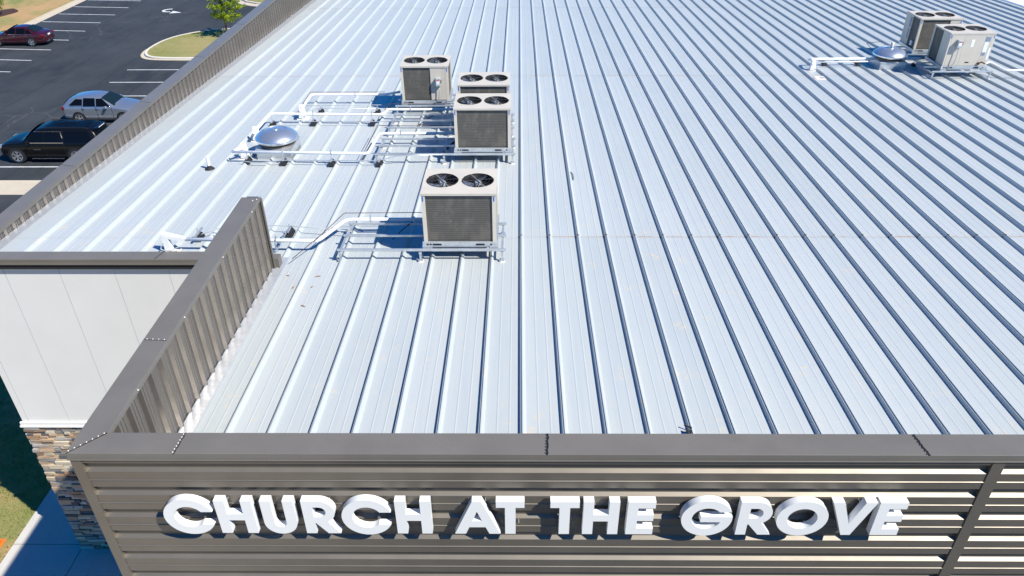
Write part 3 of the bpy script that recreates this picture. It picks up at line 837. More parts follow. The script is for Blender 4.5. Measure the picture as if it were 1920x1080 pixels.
frame(14.80, 16.85, 29.25, 1.2, 'galvanised strut frame under the rear condenser of the right pair', cross=2)

# ------------------------------------------------------------------ pipe runs
def H(x, y, h): return (x, y, rz(y)+h)
def hood(x, y, dirx, label, hh=.46, diry=0.0, arm=True):
    t = empty('pipe_hood', H(x, y, 0), label, 'pipe hood', 'white sheet metal pipe hoods')
    b = MB(); z = rz(y)
    if not arm:
        b.ext([(x-.11,y-.08,z),(x+.11,y-.08,z),(x+.11,y+.08,z),(x-.11,y+.08,z)], [(x-.06,y-.05,z+hh),(x+.06,y-.05,z+hh),(x+.06,y+.05,z+hh),(x-.06,y+.05,z+hh)])
    else: b.ext([(x-.07,y-.06,z),(x+.07,y-.06,z),(x+.07,y+.06,z),(x-.07,y+.06,z)], [(x-.08,y-.05,z+hh),(x+.03,y-.05,z+hh-.06),(x+.03,y+.05,z+hh-.06),(x-.08,y+.05,z+hh)])
    b.build('riser', MT['pipe'], t)
    b = MB(); s = dirx
    if arm is None: b.tube([(x,y,z+hh-.06),(x-.02,y+.12,z+hh-.02),(x-.02,y+.36,z+.30)], .052, 8, bend=.1); b.build('elbow', MT['pipe'], t, smooth=True)
    elif not arm: b.tube([(x-.02,y-.04,z+hh*.7),(x-.02+diry*.3,y-.16,z+hh*.75),(x+diry,y-.30,z+.33)], .045, 8, bend=.1); b.build('elbow', MT['pipe'], t, smooth=True)
    if arm: A = [(x-.09*s,y-.055,z+hh+.006),(x-.09*s,y+.055,z+hh+.006),(x-.05*s,y+.055,z+hh-.10),(x-.05*s,y-.055,z+hh-.10)]
    if arm: B = [(x+.40*s,y+diry-.035,z+.34),(x+.40*s,y+diry+.035,z+.34),(x+.36*s,y+diry+.035,z+.25),(x+.36*s,y+diry-.035,z+.25)]
    if arm: b.ext(A, B); b.build('elbow', MT['pipe'], t)
    b = MB(); b.box((x-.17,y-.15,z+.002),(x+.20,y+.15,z+.012)); b.build('base_flashing', MT['sealant'], t)
    b = MB(); b.tube([H(x-.05,y-.08,.25), H(x-.15,y-.12,.12), H(x+.05,y-.12,.08), H(x+.25,y-.06,.16)], .012, 6, bend=.08); b.build('cable', MT['boxgrey'], t)
    return t
hood(-7.30,13.58,1,'white pipe hood at the left end of the nearest pipe run, behind the tall parapet')
hood(-7.42,19.02,1,'white pipe hood just in front and left of the left dome vent', hh=.42, diry=-.16, arm=False)
hood(-7.52,20.42,1,'white pipe hood behind and left of the left dome vent', hh=.40, diry=.04, arm=False)
hood(-6.70,22.42,1,'white pipe hood farthest back on the left, by the bent pipe', hh=.42, diry=.04, arm=False)
hood(10.86,27.93,1,'white pipe hood at the left end of the right pipe run', hh=.36, diry=.0, arm=None)
def pipe(pts, label, r=.038, mt='pipe', name='refrigerant_pipe', cat='pipe', bend=.12, grp=None, bands=()):
    p = pts[0]; t = empty(name, p, label, cat, grp)
    b = MB(); b.tube(pts, r, 10, bend=bend); b.build('jacket', MT[mt], t, smooth=True)
    if bands:
        b = MB()
        for q in bands:
            b.box((q[0]-.012,q[1]-r-.006,q[2]-r-.01),(q[0]+.012,q[1]+r+.006,q[2]+r+.012)); b.box((q[0]-.012,q[1]-.012,q[2]+r),(q[0]+.012,q[1]+.012,q[2]+r+.07))
        b.build('clamp', MT['galv'], t)
    return t
gp = 'white insulated refrigerant pipe runs'
pipe([H(-6.95,13.60,.29),H(-4.15,13.53,.29),H(-3.72,14.40,.36),H(-1.90,14.42,.36)], 'white insulated pipe bending up to the nearest condenser', grp=gp, bands=[H(-6.3,13.58,.29),H(-5.02,13.55,.29),H(-3.2,14.41,.36)])
pipe([H(-7.60,18.62,.33),H(-3.97,18.47,.33),H(-3.90,19.95,.36),H(-1.70,19.98,.36)], 'white insulated pipe passing in front of the left dome vent', grp=gp, bands=[H(-6.23,18.56,.33),H(-4.94,18.50,.33),H(-3.3,19.96,.36)])
pipe([H(-7.48,20.15,.33),H(-7.50,21.85,.33),H(-4.08,21.75,.33),H(-4.02,22.16,.36),H(-1.75,22.15,.36)], 'white insulated pipe running behind the left dome vent to the hidden condenser', grp=gp, bands=[H(-6.2,21.82,.33),H(-4.42,21.76,.33),H(-3.3,22.15,.36)])
pipe([H(-6.66,22.20,.33),H(-6.74,23.83,.33),H(-4.30,23.83,.33),H(-3.85,23.9,.40)], 'white insulated pipe farthest back, ending at the back left condenser', grp=gp, bands=[H(-5.3,23.83,.33)])
pipe([H(10.84,28.25,.30),H(10.84,28.50,.27),H(13.3,28.60,.25),H(15.1,28.62,.25)], 'thick white insulated pipe running left from the right dome vent', r=.048, grp=gp)
pipe([H(10.86,28.22,.22),H(13.1,28.32,.22)], 'thin white pipe beside the thick pipe left of the right dome vent', r=.020, grp=gp)
pipe([H(16.42,26.95,.42),H(16.95,27.35,.44),H(17.15,26.65,.32),H(26.0-.9,26.55,.32)], 'white insulated pipe running right from the right pair of condensers', r=.036, grp=gp, bands=[H(18.4,26.6,.32)])
gc = 'thin brown copper lines'
pipe([H(-4.55,12.95,.18),H(-4.05,13.55,.44),H(-3.78,14.52,.46),H(-1.95,14.55,.46)], 'thin copper line above the pipe at the nearest condenser', .0075, 'copper', 'copper_line', 'copper line', .03, gc)
pipe([H(-4.05,18.50,.40),H(-3.98,20.35,.46),H(-1.70,20.35,.46)], 'thin copper line rising over the front frame of the middle group', .0075, 'copper', 'copper_line', 'copper line', .03, gc)
pipe([H(-4.05,21.9,.38),H(-4.0,22.4,.46),H(-1.75,22.4,.46)], 'thin copper line behind the hidden condenser frame', .0075, 'copper', 'copper_line', 'copper line', .03, gc)
pipe([H(-6.7,22.3,.38),H(-6.76,23.88,.40),H(-4.35,23.88,.40)], 'thin copper line along the farthest white pipe', .0075, 'copper', 'copper_line', 'copper line', .03, gc)
pipe([H(14.3,30.3,.5),H(13.6,30.1,.5),H(13.75,29.7,.3)], 'thin dark line looping behind the right dome vent', .010, 'rubber', 'copper_line', 'copper line', .03, gc)
gd_ = 'grey electrical conduits'
pipe([H(-7.0,14.05,.10),H(-6.3,14.42,.22),H(-5.0,14.42,.20),H(-3.6,14.2,.17)], 'thin grey conduit crossing behind the tall parapet to the nearest frame', .010, 'boxgrey', 'conduit', 'conduit', .3, gd_)
pipe([H(-7.35,18.50,.12),H(-6.9,18.38,.10),H(-6.2,18.44,.16),H(-3.7,18.38,.16),H(-3.2,18.5,.26),H(-1.9,18.55,.27)], 'grey conduit along the ribs in front of the left dome vent', .014, 'galv', 'conduit', 'conduit', .2, gd_)
pipe([H(-7.4,21.62,.16),H(-6.2,21.62,.16),H(-3.9,21.60,.16),H(-3.4,21.4,.26)], 'grey conduit below the pipe behind the left dome vent', .011, 'galv', 'conduit', 'conduit', .2, gd_)
pipe([H(-7.0,22.6,.12),H(-6.2,22.86,.17),H(-4.0,22.84,.17)], 'grey conduit between the two farthest white pipes', .010, 'galv', 'conduit', 'conduit', .2, gd_)
pipe([H(-6.9,23.3,.12),H(-4.0,23.4,.12)], 'thin wire stretched across the ribs near the farthest pipe', .007, 'boxgrey', 'conduit', 'conduit', .1, gd_)
pipe([H(-2.7,14.0,.08),H(-2.45,14.25,.24),H(-2.3,14.4,.30)], 'short black cable under the nearest pipe', .010, 'rubber', 'conduit', 'cable', .1, gd_)
pipe([H(-3.0,21.5,.08),H(-2.75,21.75,.20),H(-2.5,22.0,.26)], 'short black cable between the frames of the middle group', .012, 'rubber', 'conduit', 'cable', .1, gd_)
pipe([H(-1.95,18.7,.28),H(-2.05,19.0,.16),H(-1.9,19.4,.2),H(-1.7,19.6,.3)], 'black cable bundle beside the front condenser of the middle group', .03, 'rubber', 'conduit', 'cable', .15, gd_)

# rubber pipe support blocks
def block(x, y, label, strut=.22, ang=0.0, hz=.0):
    t = empty('pipe_support', H(x, y, 0), label, 'pipe support', 'black rubber pipe support blocks')
    b = MB(); z = rz(y)+.045; w, l = .085, .13
    b.ext([(x-w,y-l,z),(x+w,y-l,z),(x+w,y+l,z),(x-w,y+l,z)], [(x-w*.5,y-l*.75,z+.11),(x+w*.5,y-l*.75,z+.11),(x+w*.5,y+l*.75,z+.11),(x-w*.5,y+l*.75,z+.11)])
    b.build('rubber_base', MT['rubber'], t)
    b = MB(); b.box((x-.02,y-strut/2,z+.11),(x+.02,y+strut/2,z+.135)); b.box((x-.008,y-.008,z+.135),(x+.008,y+.008,z+.24+hz)); b.build('strut', MT['galv'], t)
for x, y, lb in [(-7.22,18.62,'black support block under the corner of the front pipe, left of the left dome vent'),
    (-6.23,18.50,'black support block on the front pipe, directly before the left dome vent'),
    (-4.94,18.42,'black support block midway along the front pipe'),
    (-3.67,18.40,'black support block at the right bend of the front pipe'),
    (-7.40,21.60,'black support block behind the left dome vent'),
    (-6.20,21.72,'black support block on the second pipe, left one'),
    (-4.42,21.70,'black support block on the second pipe, right one near the condensers'),
    (-6.23,22.85,'black support block on the thin conduit, left one'),
    (-4.44,22.82,'black support block on the thin conduit, right one'),
    (11.52,28.60,'black support block on the right pipe run, left one by the hood'),
    (12.79,28.60,'black support block on the right pipe run, beside the right dome vent'),
    (14.74,28.25,'black support block between the right dome vent and the right condensers')]: block(x, y, lb)
block(-6.88,14.12,'black support block left of the tall parapet', .5)
block(-4.97,14.33,'black support block just right of the tall parapet end', .30)
for x, y0, y1, lb in ((-6.32,13.35,14.25,'slotted steel strut lying behind the tall parapet top'),(-5.02,13.25,14.2,'slotted steel strut right of the tall parapet end')):
    t = empty('slotted_strut', H(x, y0, 0), lb, 'steel strut')
    b = MB(); b.box((x-.022,y0,rz(y0)+.09),(x+.022,y1,rz(y0)+.13)); b.box((x-.01,y0+.18,rz(y0)+.13),(x+.01,y0+.20,rz(y0)+.28)); b.build('channel', MT['galv'], t)
    b = MB()
    for k in range(8): b.box((x-.010,y0+.05+k*.11,rz(y0)+.1302),(x+.010,y0+.10+k*.11,rz(y0)+.132))
    b.build('slot', MT['black'], t)

# ------------------------------------------------------------------ dome vents
def dome(x, y, label, hw=.47, R=.575, stub=False):
    t = empty('dome_vent', H(x, y, 0), label, 'roof vent', 'spun aluminium dome vents')
    z = rz(y); b = MB()
    b.box((x-hw,y-hw,z-.02),(x+hw,y+hw,z+.27)); b.box((x-hw-.02,y-hw-.02,z+.272),(x+hw+.02,y+hw+.02,z+.315)); b.build('curb', MT['galv'], t, bevel=.008)
    b = MB(); b.lathe([(.30,.316),(.47,.316),(.47,.36),(.42,.40),(.44,.46),(.40,.50)], (x,y,z), 40); b.build('throat', MT['throat'], t, smooth='auto')
    b = MB(); b.lathe([(R-.10,.44),(R-.03,.435),(R,.47),(R+.004,.50),(R-.01,.53),(R-.07,.59),(R-.15,.65),(R-.25,.695),(R-.285,.705),(R-.287,.687),(R-.30,.687),(R-.42,.705),(.075,.715),(.070,.735),(.0005,.74)], (x,y,z), 56)
    b.build('dome', MT['alum'], t, smooth='auto')
    b = MB(); b.lathe([(hw+.06,-.0),(hw+.08,.012),(hw+.14,.0)], (x,y,z+.006), 4)
    b.v = [((px-x)*.95*math.cos(PI/4)-(py-y)*.95*math.sin(PI/4)+x, (px-x)*.95*math.sin(PI/4)+(py-y)*.95*math.cos(PI/4)+y, pz) for px, py, pz in b.v]
    b.build('sealant_bead', MT['sealant'], t)
    if stub:
        b = MB(); b.lathe([(.055,.74),(.055,.90),(.048,.91),(.0005,.91)], (x,y,z), 16); b.build('stub_pipe', MT['sealant'], t, smooth='auto')
dome(-6.58,19.34,'shiny dome vent on a square curb at the left among white pipes')
dome(13.80,28.38,'shiny dome vent on a square curb beside the right pair of condensers', R=.60, stub=True)
t = empty('vent_pipe', H(-8.11,18.20,0), 'lone short white vent pipe with black boot left of the dome vent', 'vent pipe')
b = MB(); b.tube([H(-8.11,18.20,.02),H(-8.10,18.20,.36)], .042, 12); b.build('pipe', MT['pipe'], t, smooth='auto')
b = MB(); b.lathe([(.045,.10),(.055,.06),(.10,.03),(.13,.0)], H(-8.11,18.20,.01), 12); b.build('boot', MT['rubber'], t)
b = MB(); z = rz(26.84); b.box((10.6,26.62,z+.004),(11.05,27.05,z+.014)); t = b.build('roof_patch', MT['sealant']); tag(t, 'square beige sealed patch on the roof below the right pipe hood', 'roof patch')
b = MB(); b.box((10.78,26.78,z+.014),(10.93,26.86,z+.03)); b.build('plug', MT['galv'], t)
# debris
for i, (x, y, lb) in enumerate([(-4.56,12.56,'brown dry leaf nearest the tall parapet end'),(-4.34,12.10,'brown dry leaf a hand below the topmost one'),(-3.98,11.43,'pale brown dry leaf farthest down the panel'),
    (-3.98,12.12,'reddish dry leaf sliver on the second panel'),(-4.25,12.30,'small brown dry leaf between two larger ones'),(-3.96,12.53,'tiny dry leaf scrap beside the frame leg'),(-4.82,16.27,'dark leaf scrap behind the tall parapet end')]):
    b = MB(); a = i*1.3; z = rz(y)+.006; L = .035+.014*(i % 3); w = .015
    P = [(L,0,.004),(L*.3,w,.012),(-L*.5,w*.8,.004),(-L,0,.014),(-L*.5,-w*.7,.002),(L*.3,-w,.01),(0,0,.018)]
    P = [(x+px*math.cos(a)-py*math.sin(a), y+px*math.sin(a)+py*math.cos(a), z+pz) for px, py, pz in P]
    b.add(P, [(6,0,1),(6,1,2),(6,2,3),(6,3,4),(6,4,5),(6,5,0)])
    tag(b.build('dry_leaf', MT['leafbrown']), lb, 'leaf', 'dry leaves on the roof')
b = MB(); b.tube([(1.33,17.93,rz(17.9)+.02),(1.37,17.75,rz(17.7)+.03),(1.375,17.55,rz(17.5)+.03),(1.36,17.42,rz(17.4)+.012)], .010, 6, bend=.05)
tag(b.build('bent_wire', MT['twig']), 'short curved black wire lying on the roof panel', 'wire')
t = empty('broken_clip', (2.44,8.02,rz(8)), 'small twisted black metal clip on the rib at the front parapet', 'clip')
b = MB(); z = rz(8)
b.box((2.38,8.04,z+.07),(2.50,8.06,z+.085), rot=Matrix.Rotation(-.55,3,'Z')); b.box((2.41,7.90,z+.03),(2.43,8.0,z+.09)); b.box((2.455,7.93,z+.05),(2.475,7.99,z+.08))
b.build('bracket', MT['twig'], t)

# ------------------------------------------------------------------ cars
def car(label, paint, st, L, wheels, wr, windows, shield, rear, kind, flip, loc):
    """st: stations (x, zbot, zbelt, ztop, halfw, halfwtop); front at x = 0 facing -x"""
    t = empty('parked_car', (0,0,0), label, 'car', 'cars parked in the lot')
    def sec(s):
        x, zb, zm, zt, w, wt = s
        zmid = zb+(zm-zb)*.55
        return [(0,zb),(w*.86,zb),(w*.97,zb+.10),(w,zmid),(w*.985,zm-.10),(w*.955,zm),(wt+(w*.955-wt)*.5,(zm+zt)/2),(wt,zt-.05),(wt*.88,zt-.008),(wt*.45,zt+.012),(0,zt+.018)]
    b = MB(); rows = []
    for s in st:
        h = sec(s); pts = [(s[0], -y, z) for y, z in h] + [(s[0], y, z) for y, z in h[-2:0:-1]]
        rows.append(pts)
    for A, B in zip(rows[:-1], rows[1:]): b.ext(A, B, caps=False)
    n = len(rows[0]); b.add(rows[0], [tuple(range(n-1, -1, -1))]); b.add(rows[-1], [tuple(range(n))])
    body = b.build('body', paint, t, smooth=True)
    bm_ = body.data; bm_.validate()
    import bmesh
    bm = bmesh.new(); bm.from_mesh(bm_); bmesh.ops.remove_doubles(bm, verts=bm.verts, dist=.001); bmesh.ops.recalc_face_normals(bm, faces=bm.faces); bm.to_mesh(bm_); bm.free()
    md = body.modifiers.new('sub', 'SUBSURF'); md.levels = 2; md.render_levels = 2
    def lerp(x):
        for a, c in zip(st[:-1], st[1:]):
            if a[0] <= x <= c[0]:
                f = (x-a[0])/(c[0]-a[0]+1e-9); return [p+(q-p)*f for p, q in zip(a, c)]
        return st[-1]
    def sidey(x, z):
        s = lerp(x); h = sec(s)
        for (y0,z0),(y1,z1) in zip(h[1:], h[2:]):
            if z0 <= z <= z1: return y0+(y1-y0)*(z-z0)/(z1-z0+1e-9)
        return s[5]
    for poly in windows:                               # (x,z) quads: x0b,x1b,zb, x0t,x1t,zt
        x0b, x1b, zb, x0t, x1t, zt = poly
        for sg in (-1, 1):
            b = MB(); N = 4; g = []
            for j in range(4):
                f = j/3; z = zb+(zt-zb)*f
                g.append([(x0b+(x0t-x0b)*f+((x1b+(x1t-x1b)*f)-(x0b+(x0t-x0b)*f))*i/N, z) for i in range(N+1)])
            V = [(x, sg*(sidey(x, z)+.006), z) for r_ in g for x, z in r_]
            b.add(V, [((j*(N+1)+i), (j*(N+1)+i+1), ((j+1)*(N+1)+i+1), ((j+1)*(N+1)+i)) for j in range(3) for i in range(N)])
            b.build('side_window', MT['glass'], t)
    for nm, (xa, za, wa, xb, zb, wb), gm in (('windscreen', shield, 'glass2'), ('rear_window', rear, 'glass2' if kind == 'sedan' else 'glass')):
        b = MB(); V = []; N = 6; Mv = 4
        for j in range(Mv+1):
            f = j/Mv
            for i in range(N+1):
                q = -1+2*i/N; bow = .012+(1-q*q)*.03
                sx_ = -1 if nm == 'windscreen' else 1
                V.append((xa+(xb-xa)*f+sx_*bow, (wa+(wb-wa)*f)*q, za+(zb-za)*f+(.030+.022*(1-q*q) if nm == 'windscreen' or kind == 'sedan' else .006)))
        b.add(V, [(j*(N+1)+i, j*(N+1)+i+1, (j+1)*(N+1)+i+1, (j+1)*(N+1)+i) for j in range(Mv) for i in range(N)])
        b.build(nm, MT[gm], t, smooth=True)
    for wx in wheels:
        for sg in (-1, 1):
            w = lerp(wx)[4]
            b = MB(); b.lathe([(.01,0),(wr*1.15,0),(wr*1.15,.10)], (wx, w*sg-.003 if sg > 0 else -w-.004-.0, wr*1.02), 28, ax='y')
            b.v = [(x, (sg*(w+.006) if abs(y-(w*sg)) < .05 else sg*(w-.08)), max(z, .18)) for x, y, z in b.v]
            b.build('wheel_arch', MT['black'], t)
            b = MB(); yo = sg*(w+.012); d = -sg
            b.lathe([(wr*.66,0),(wr*.70,-.004*d),(wr*.92,-.004*d),(wr,.03*d),(wr,.2*d)], (wx, yo, wr), 28, ax='y')
            wh = b.build('wheel', MT['tyre'], t, smooth='auto')
            b = MB(); b.lathe([(.0005,.03*d),(wr*.66,.03*d),(wr*.66,0)], (wx, yo, wr), 24, ax='y'); b.build('rim_well', MT['black'], wh)
            b = MB()
            for k in range(5 if kind != 'big' else 6):
                a = 2*PI*k/(5 if kind != 'big' else 6)+.4
                for da in (-.16, .16):
                    p = Vector((wx+.05*math.cos(a),yo+.006*d,wr+.05*math.sin(a))); q = Vector((wx+wr*.66*math.cos(a+da),yo+.002*d,wr+wr*.66*math.sin(a+da)))
                    u = (q-p).normalized().cross(Vector((0,1,0)))*.022
                    b.add([p-u,p+u,q+u*1.2,q-u*1.2],[(0,1,2,3)])
            b.lathe([(.0005,-.004*d),(.055,-.004*d),(.06,.01*d)], (wx,yo,wr), 12, ax='y')
            b.lathe([(wr*.62,.0),(wr*.68,-.006*d),(wr*.70,.0)], (wx,yo,wr), 24, ax='y')
            b.build('rim', MT['alloy'], wh)
    # trim
    def sbox(nm, x0, x1, z0, z1, mt, out=.012, both=True, th=.02):
        for sg in ((-1, 1) if both else (-1,)):
            b = MB(); y = sidey((x0+x1)/2, (z0+z1)/2)
            lo, hi = sorted((sg*(y+out), sg*(y-th))); b.box((x0,lo,z0),(x1,hi,z1)); b.build(nm, MT[mt], t)
    return t, sbox, sidey, lerp
silver = m_paint('silver_car_paint', (.42,.46,.52), 1, .75, .28)
blackp = m_paint('black_car_paint', (.004,.004,.005), .25, 0, .3); blackp.node_tree.nodes['Principled BSDF'].inputs['Specular IOR Level'].default_value = .25
maroon = m_paint('maroon_car_paint', (.045,.004,.012), 1, .15, .28)
bluep = m_paint('blue_car_paint', (.02,.12,.42), 1, .3, .28)
# silver crossover
st = [(0,.35,.62,.66,.62,.5),(.10,.25,.75,.80,.82,.62),(.45,.20,.88,.95,.91,.70),(1.0,.20,.98,1.05,.935,.72),(1.32,.20,1.02,1.10,.94,.73),(1.75,.20,1.05,1.36,.94,.66),(2.15,.20,1.06,1.55,.94,.64),(2.65,.20,1.07,1.62,.94,.64),(3.3,.20,1.08,1.61,.94,.62),(3.95,.22,1.09,1.53,.93,.60),(4.38,.24,1.06,1.35,.90,.58),(4.60,.28,1.0,1.12,.87,.60),(4.68,.38,.75,.80,.74,.55)]
t, sb, sy, lp = car('silver crossover parked nose towards the building beside the black one', silver, st, 4.68, (.93,3.65), .35,
    [(1.60,2.43,1.09,2.10,2.43,1.50),(2.49,3.24,1.10,2.49,3.20,1.53),(3.29,4.14,1.13,3.27,3.70,1.47)],
    (1.36,1.08,.76,2.10,1.53,.60), (4.58,1.12,.66,4.30,1.38,.56), 'suv', True, None)
sb('door_handle', 2.32,2.50,.90,.93,'chrome',.03); sb('door_handle', 3.16,3.34,.92,.95,'chrome',.03)
sb('door_seam', 2.455,2.463,.36,1.06,'dark',.003); sb('door_seam', 3.30,3.308,.38,1.06,'dark',.003); sb('door_seam', 1.50,1.508,.36,1.04,'dark',.003)
sb('sill_cladding', 1.35,3.25,.22,.30,'rubber',.02); sb('window_chrome', 1.6,4.05,1.075,1.09,'chrome',.012)
for sg in (-1,1):
    b = MB(); b.box((1.72,sg*1.08-.10,1.02),(1.86,sg*1.08+.10,1.16)); b.build('wing_mirror', silver, t, bevel=.03)
    b = MB(); b.box((4.46,sg*.83-.06,.84),(4.60,sg*.83+.06,1.04)); b.build('tail_light', MT['tail'], t, bevel=.02)
    b = MB(); b.box((.06,sg*.66-.16,.66),(.34,sg*.66+.16,.80)); b.build('headlight', MT['lamp'], t, bevel=.03)
b = MB(); b.lathe([(.03,0),(.02,.05),(.0005,.09)], (4.0,0,1.54), 8); b.build('antenna', MT['rubber'], t)
t.rotation_euler = (0,0,PI); t.location = (-23.42,45.33,G)
# black full size suv
st = [(0,.40,.70,.74,.72,.6),(.08,.30,.92,.98,.90,.74),(.35,.24,1.04,1.13,1.0,.80),(.9,.24,1.09,1.18,1.02,.82),(1.42,.24,1.12,1.20,1.02,.80),(1.80,.24,1.14,1.52,1.02,.74),(2.12,.24,1.15,1.80,1.02,.72),(2.6,.24,1.16,1.88,1.02,.72),(3.8,.24,1.16,1.89,1.02,.72),(5.0,.24,1.16,1.87,1.02,.71),(5.42,.26,1.14,1.80,1.0,.70),(5.62,.30,1.08,1.30,.97,.74),(5.70,.42,.85,.92,.86,.66)]
t, sb, sy, lp = car('black full size sport utility vehicle parked nose away from the building', blackp, st, 5.7, (.98,4.25), .42,
    [(1.72,2.62,1.19,2.12,2.62,1.72),(2.70,3.62,1.19,2.70,3.62,1.73),(3.80,5.25,1.20,3.80,5.10,1.73)],
    (1.46,1.18,.84,2.10,1.78,.68), (5.58,1.25,.72,5.40,1.80,.66), 'big', False, None)
sb('window_chrome', 1.72,3.72,1.165,1.185,'chrome',.012); sb('window_chrome', 3.68,3.72,1.19,1.74,'chrome',.014); sb('window_chrome', 2.2,3.72,1.735,1.75,'chrome',.012)
sb('running_board', 1.75,3.55,.27,.31,'chrome',.08); sb('door_seam', 2.655,2.662,.40,1.15,'rubber',.003); sb('door_seam', 3.75,3.757,.40,1.15,'rubber',.003)
sb('name_badge', 2.0,2.42,.80,.825,'chrome',.012); sb('door_handle', 2.40,2.60,.98,1.01,'blackgloss' if 'blackgloss' in MT else 'glass',.03)
for sg in (-1,1):
    b = MB(); b.box((1.86,sg*1.17-.12,1.14),(1.98,sg*1.17+.10,1.34)); b.build('wing_mirror', blackp, t, bevel=.03)
    b = MB(); b.box((.02,sg*.76-.16,.82),(.26,sg*.76+.16,.98)); b.build('headlight', MT['lamp'], t, bevel=.03)
    b = MB(); b.tube([(2.5,sg*.62,1.87),(2.6,sg*.62,1.905),(5.0,sg*.61,1.89),(5.15,sg*.61,1.85)], .016, 6); b.build('roof_rail', MT['rubber'], t)
b = MB()
for k in range(7): b.box((2.7,-.48+k*.15,1.905),(5.0,-.45+k*.15,1.925))
b.build('roof_ridge', blackp, t)
b = MB(); b.box((5.36,-.55,1.80),(5.56,.55,1.84)); b.build('rear_spoiler', blackp, t, bevel=.01)
b = MB(); b.box((5.562,-.32,1.80),(5.575,.32,1.83)); b.build('brake_lamp', MT['plate'], t)
b = MB(); b.box((-.01,-.55,.62),(.05,.55,.90)); b.build('grille', MT['chrome'], t)
t.location = (-28.52,39.42,G)
# maroon sedan
st = [(0,.34,.58,.62,.60,.5),(.10,.22,.66,.72,.80,.6),(.5,.17,.78,.85,.89,.66),(1.1,.17,.87,.93,.92,.70),(1.45,.17,.90,.98,.925,.70),(1.9,.17,.92,1.24,.925,.60),(2.35,.17,.93,1.43,.925,.56),(2.9,.17,.94,1.465,.925,.56),(3.5,.17,.95,1.40,.92,.55),(3.95,.17,.96,1.20,.92,.60),(4.30,.18,.96,1.04,.90,.68),(4.65,.22,.93,.99,.86,.66),(4.80,.26,.86,.92,.80,.62),(4.88,.36,.64,.68,.70,.55)]
def sedan(label, paint, loc, rot):
    t, sb, sy, lp = car(label, paint, st, 4.88, (.98,3.76), .335,
        [(1.72,2.62,.955,2.22,2.62,1.36),(2.70,3.40,.965,2.70,3.40,1.355),(3.46,3.95,.975,3.46,3.62,1.27)],
        (1.50,.97,.74,2.32,1.41,.54), (4.18,1.06,.66,3.50,1.385,.52), 'sedan', False, None)
    sb('door_handle', 2.42,2.62,.80,.83,'chrome',.03); sb('door_handle', 3.40,3.60,.82,.85,'chrome',.03)
    sb('door_seam', 2.655,2.663,.3,.93,'dark',.003); sb('door_seam', 3.62,3.628,.42,.95,'dark',.003); sb('window_chrome', 1.75,3.95,.942,.957,'chrome',.012)
    for sg in (-1,1):
        b = MB(); b.box((4.52,sg*.70-.16,.74),(4.84,sg*.70+.14,.88)); b.build('tail_light', MT['tail'], t, bevel=.03)
        b = MB(); b.box((.08,sg*.66-.16,.56),(.4,sg*.66+.14,.68)); b.build('headlight', MT['lamp'], t, bevel=.03)
        b = MB(); b.box((1.85,sg*1.03-.10,.92),(1.98,sg*1.03+.08,1.05)); b.build('wing_mirror', paint, t, bevel=.03)
    b = MB(); b.box((4.83,-.16,.72),(4.86,.16,.84)); b.build('number_plate', MT['plate'], t)
    b = MB(); b.box((4.80,-.5,.86),(4.835,.5,.885)); b.box((4.84,-.6,.33),(4.885,.6,.355)); b.build('rear_chrome', MT['chrome'], t)
    b = MB(); b.box((4.20,-.5,.20),(4.82,.5,.32)); b.build('rear_valance', MT['rubber'], t)
    t.location = loc; t.rotation_euler = (0,0,rot); return t
sedan('dark maroon saloon car parked across the lot, tail towards the building', maroon, (-43.2,62.55,G), 0)
sedan('blue car of which only a corner shows past the near parapet', bluep, (-29.75,31.15,G), 0)

# ------------------------------------------------------------------ tree, shrub
def leaf_cloud(b, c, rad, n, r, ls):
    for _ in range(n):
        while True:
            p = Vector((r.uniform(-1,1), r.uniform(-1,1), r.uniform(-1,1)))
            if p.length < 1: break
        p = Vector(c) + Vector((p.x*rad[0], p.y*rad[1], p.z*rad[2]))
        u = Vector((r.gauss(0,1), r.gauss(0,1), r.gauss(0,.7))).normalized(); v = u.cross(Vector((r.gauss(0,1), r.gauss(0,1), r.gauss(0,1)))).normalized()
        s = ls*r.uniform(.6, 1.3)
        b.add([p-u*s, p+v*s*.45, p+u*s, p-v*s*.45], [(0,1,2,3)])
t = empty('young_tree', (-24.35,64.05,G+.12), 'young bright green tree growing on the grass island behind the parapet', 'tree')
r5 = random.Random(5); tb = MB(); lb_ = MB(); bx, by, bz = -24.35, 64.05, G+.12
tb.tube([(bx,by,bz),(bx+.03,by,bz+.9),(bx-.05,by+.04,bz+1.7),(bx+.02,by,bz+2.8),(bx,by,bz+4.3)], [.075,.06,.045,.03,.01], 8)
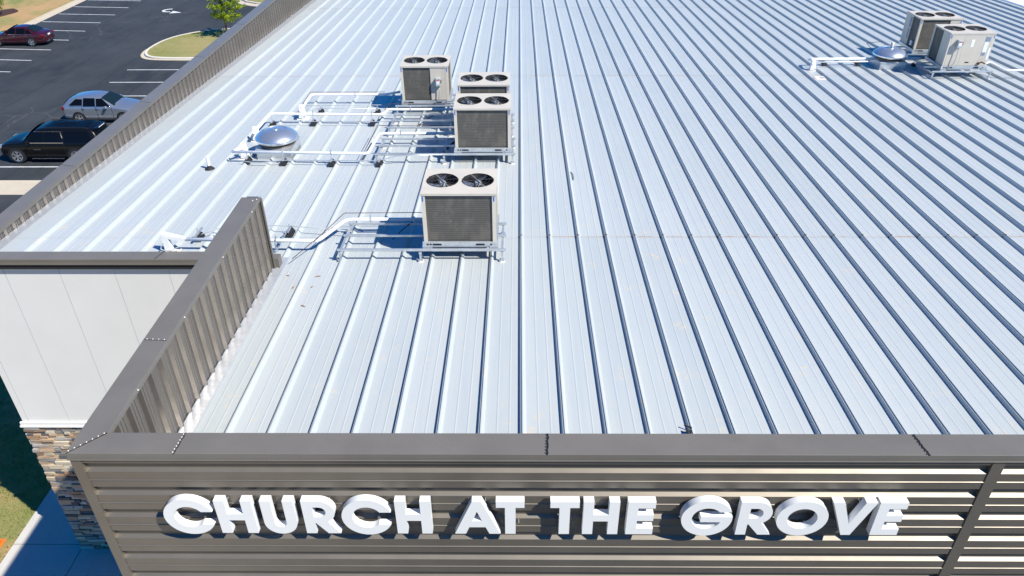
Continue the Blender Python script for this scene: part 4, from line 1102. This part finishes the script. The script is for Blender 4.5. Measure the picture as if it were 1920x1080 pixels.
for i in range(46):
    h0 = 1.05+3.0*(i/46)**.9; a = i*2.4+r5.uniform(-.4,.4)
    ln = (1.40-.28*abs(h0-2.2))*r5.uniform(.65,1.1)*(1 if h0 < 3 else .65)
    rise = r5.uniform(.35,.9)
    P0 = Vector((bx,by,bz+h0)); P2 = P0+Vector((math.cos(a)*ln, math.sin(a)*ln, rise*ln*.8)); P1 = (P0+P2)/2+Vector((0,0,-.08))
    tb.tube([P0,P1,P2], [.02,.012,.005], 5)
    for f in (.45,.65,.85,1.0,1.1):
        q = P0+(P2-P0)*f+Vector((.22*(h0-.6),0,-.15))+Vector((r5.gauss(0,.07),r5.gauss(0,.07),r5.gauss(0,.06)))
        leaf_cloud(lb_, q, (.19,.19,.14), 40, r5, .062)
tb.build('trunk', MT['bark'], t); lb_.build('crown', MT['leaf'], t)
t = empty('shrub', (-48.2,72.4,G-.05), 'rounded yellow green shrub in a mulch bed at the top left corner', 'shrub')
r6 = random.Random(9); b = MB()
for i in range(70):
    a = r6.uniform(0,2*PI); q = Vector((-48.45+math.cos(a)*r6.uniform(0,.8), 72.2+math.sin(a)*r6.uniform(0,.8), G+r6.uniform(.2,2.3)))
    leaf_cloud(b, q, (.26,.26,.24), 60, r6, .06)
b.build('crown', MT['leaf2'], t)
b = MB()
for a in (0,1.2,2.4,3.7,5): b.tube([(-48.45,72.2,G-.06),(-48.45+.4*math.cos(a),72.2+.4*math.sin(a),G+1.6)], [.03,.01], 5)
b.build('stem', MT['bark'], t)
pts = [(-48.6+1.1*math.cos(a)*(1+.15*math.sin(3*a)), 73.1+1.7*math.sin(a)*(1+.07*math.cos(4*a))) for a in [2*PI*i/28 for i in range(28)]]
sheet('mulch_bed', pts, G-.03, MT['mulch'], .03)

# ------------------------------------------------------------------ traffic cone
t = empty('traffic_cone', (-14.16,13.18,G-.04), 'orange and white traffic cone on the lawn at the left edge', 'traffic cone')
cx_, cy_ = -14.16, 13.18
b = MB(); b.box((cx_-.18,cy_-.18,G-.03),(cx_+.18,cy_+.18,G-.0)); b.build('base', MT['orange'], t, bevel=.01)
b = MB(); b.lathe([(.145,0),(.135,.03),(.10,.27)], (cx_,cy_,G), 24); b.lathe([(.070,.42),(.03,.70),(.0005,.70)], (cx_,cy_,G), 24); b.build('cone', MT['orange'], t, smooth='auto')
b = MB(); b.lathe([(.101,.268),(.069,.422)], (cx_,cy_,G), 24); b.build('reflective_band', MT['wlabel'], t, smooth=True)
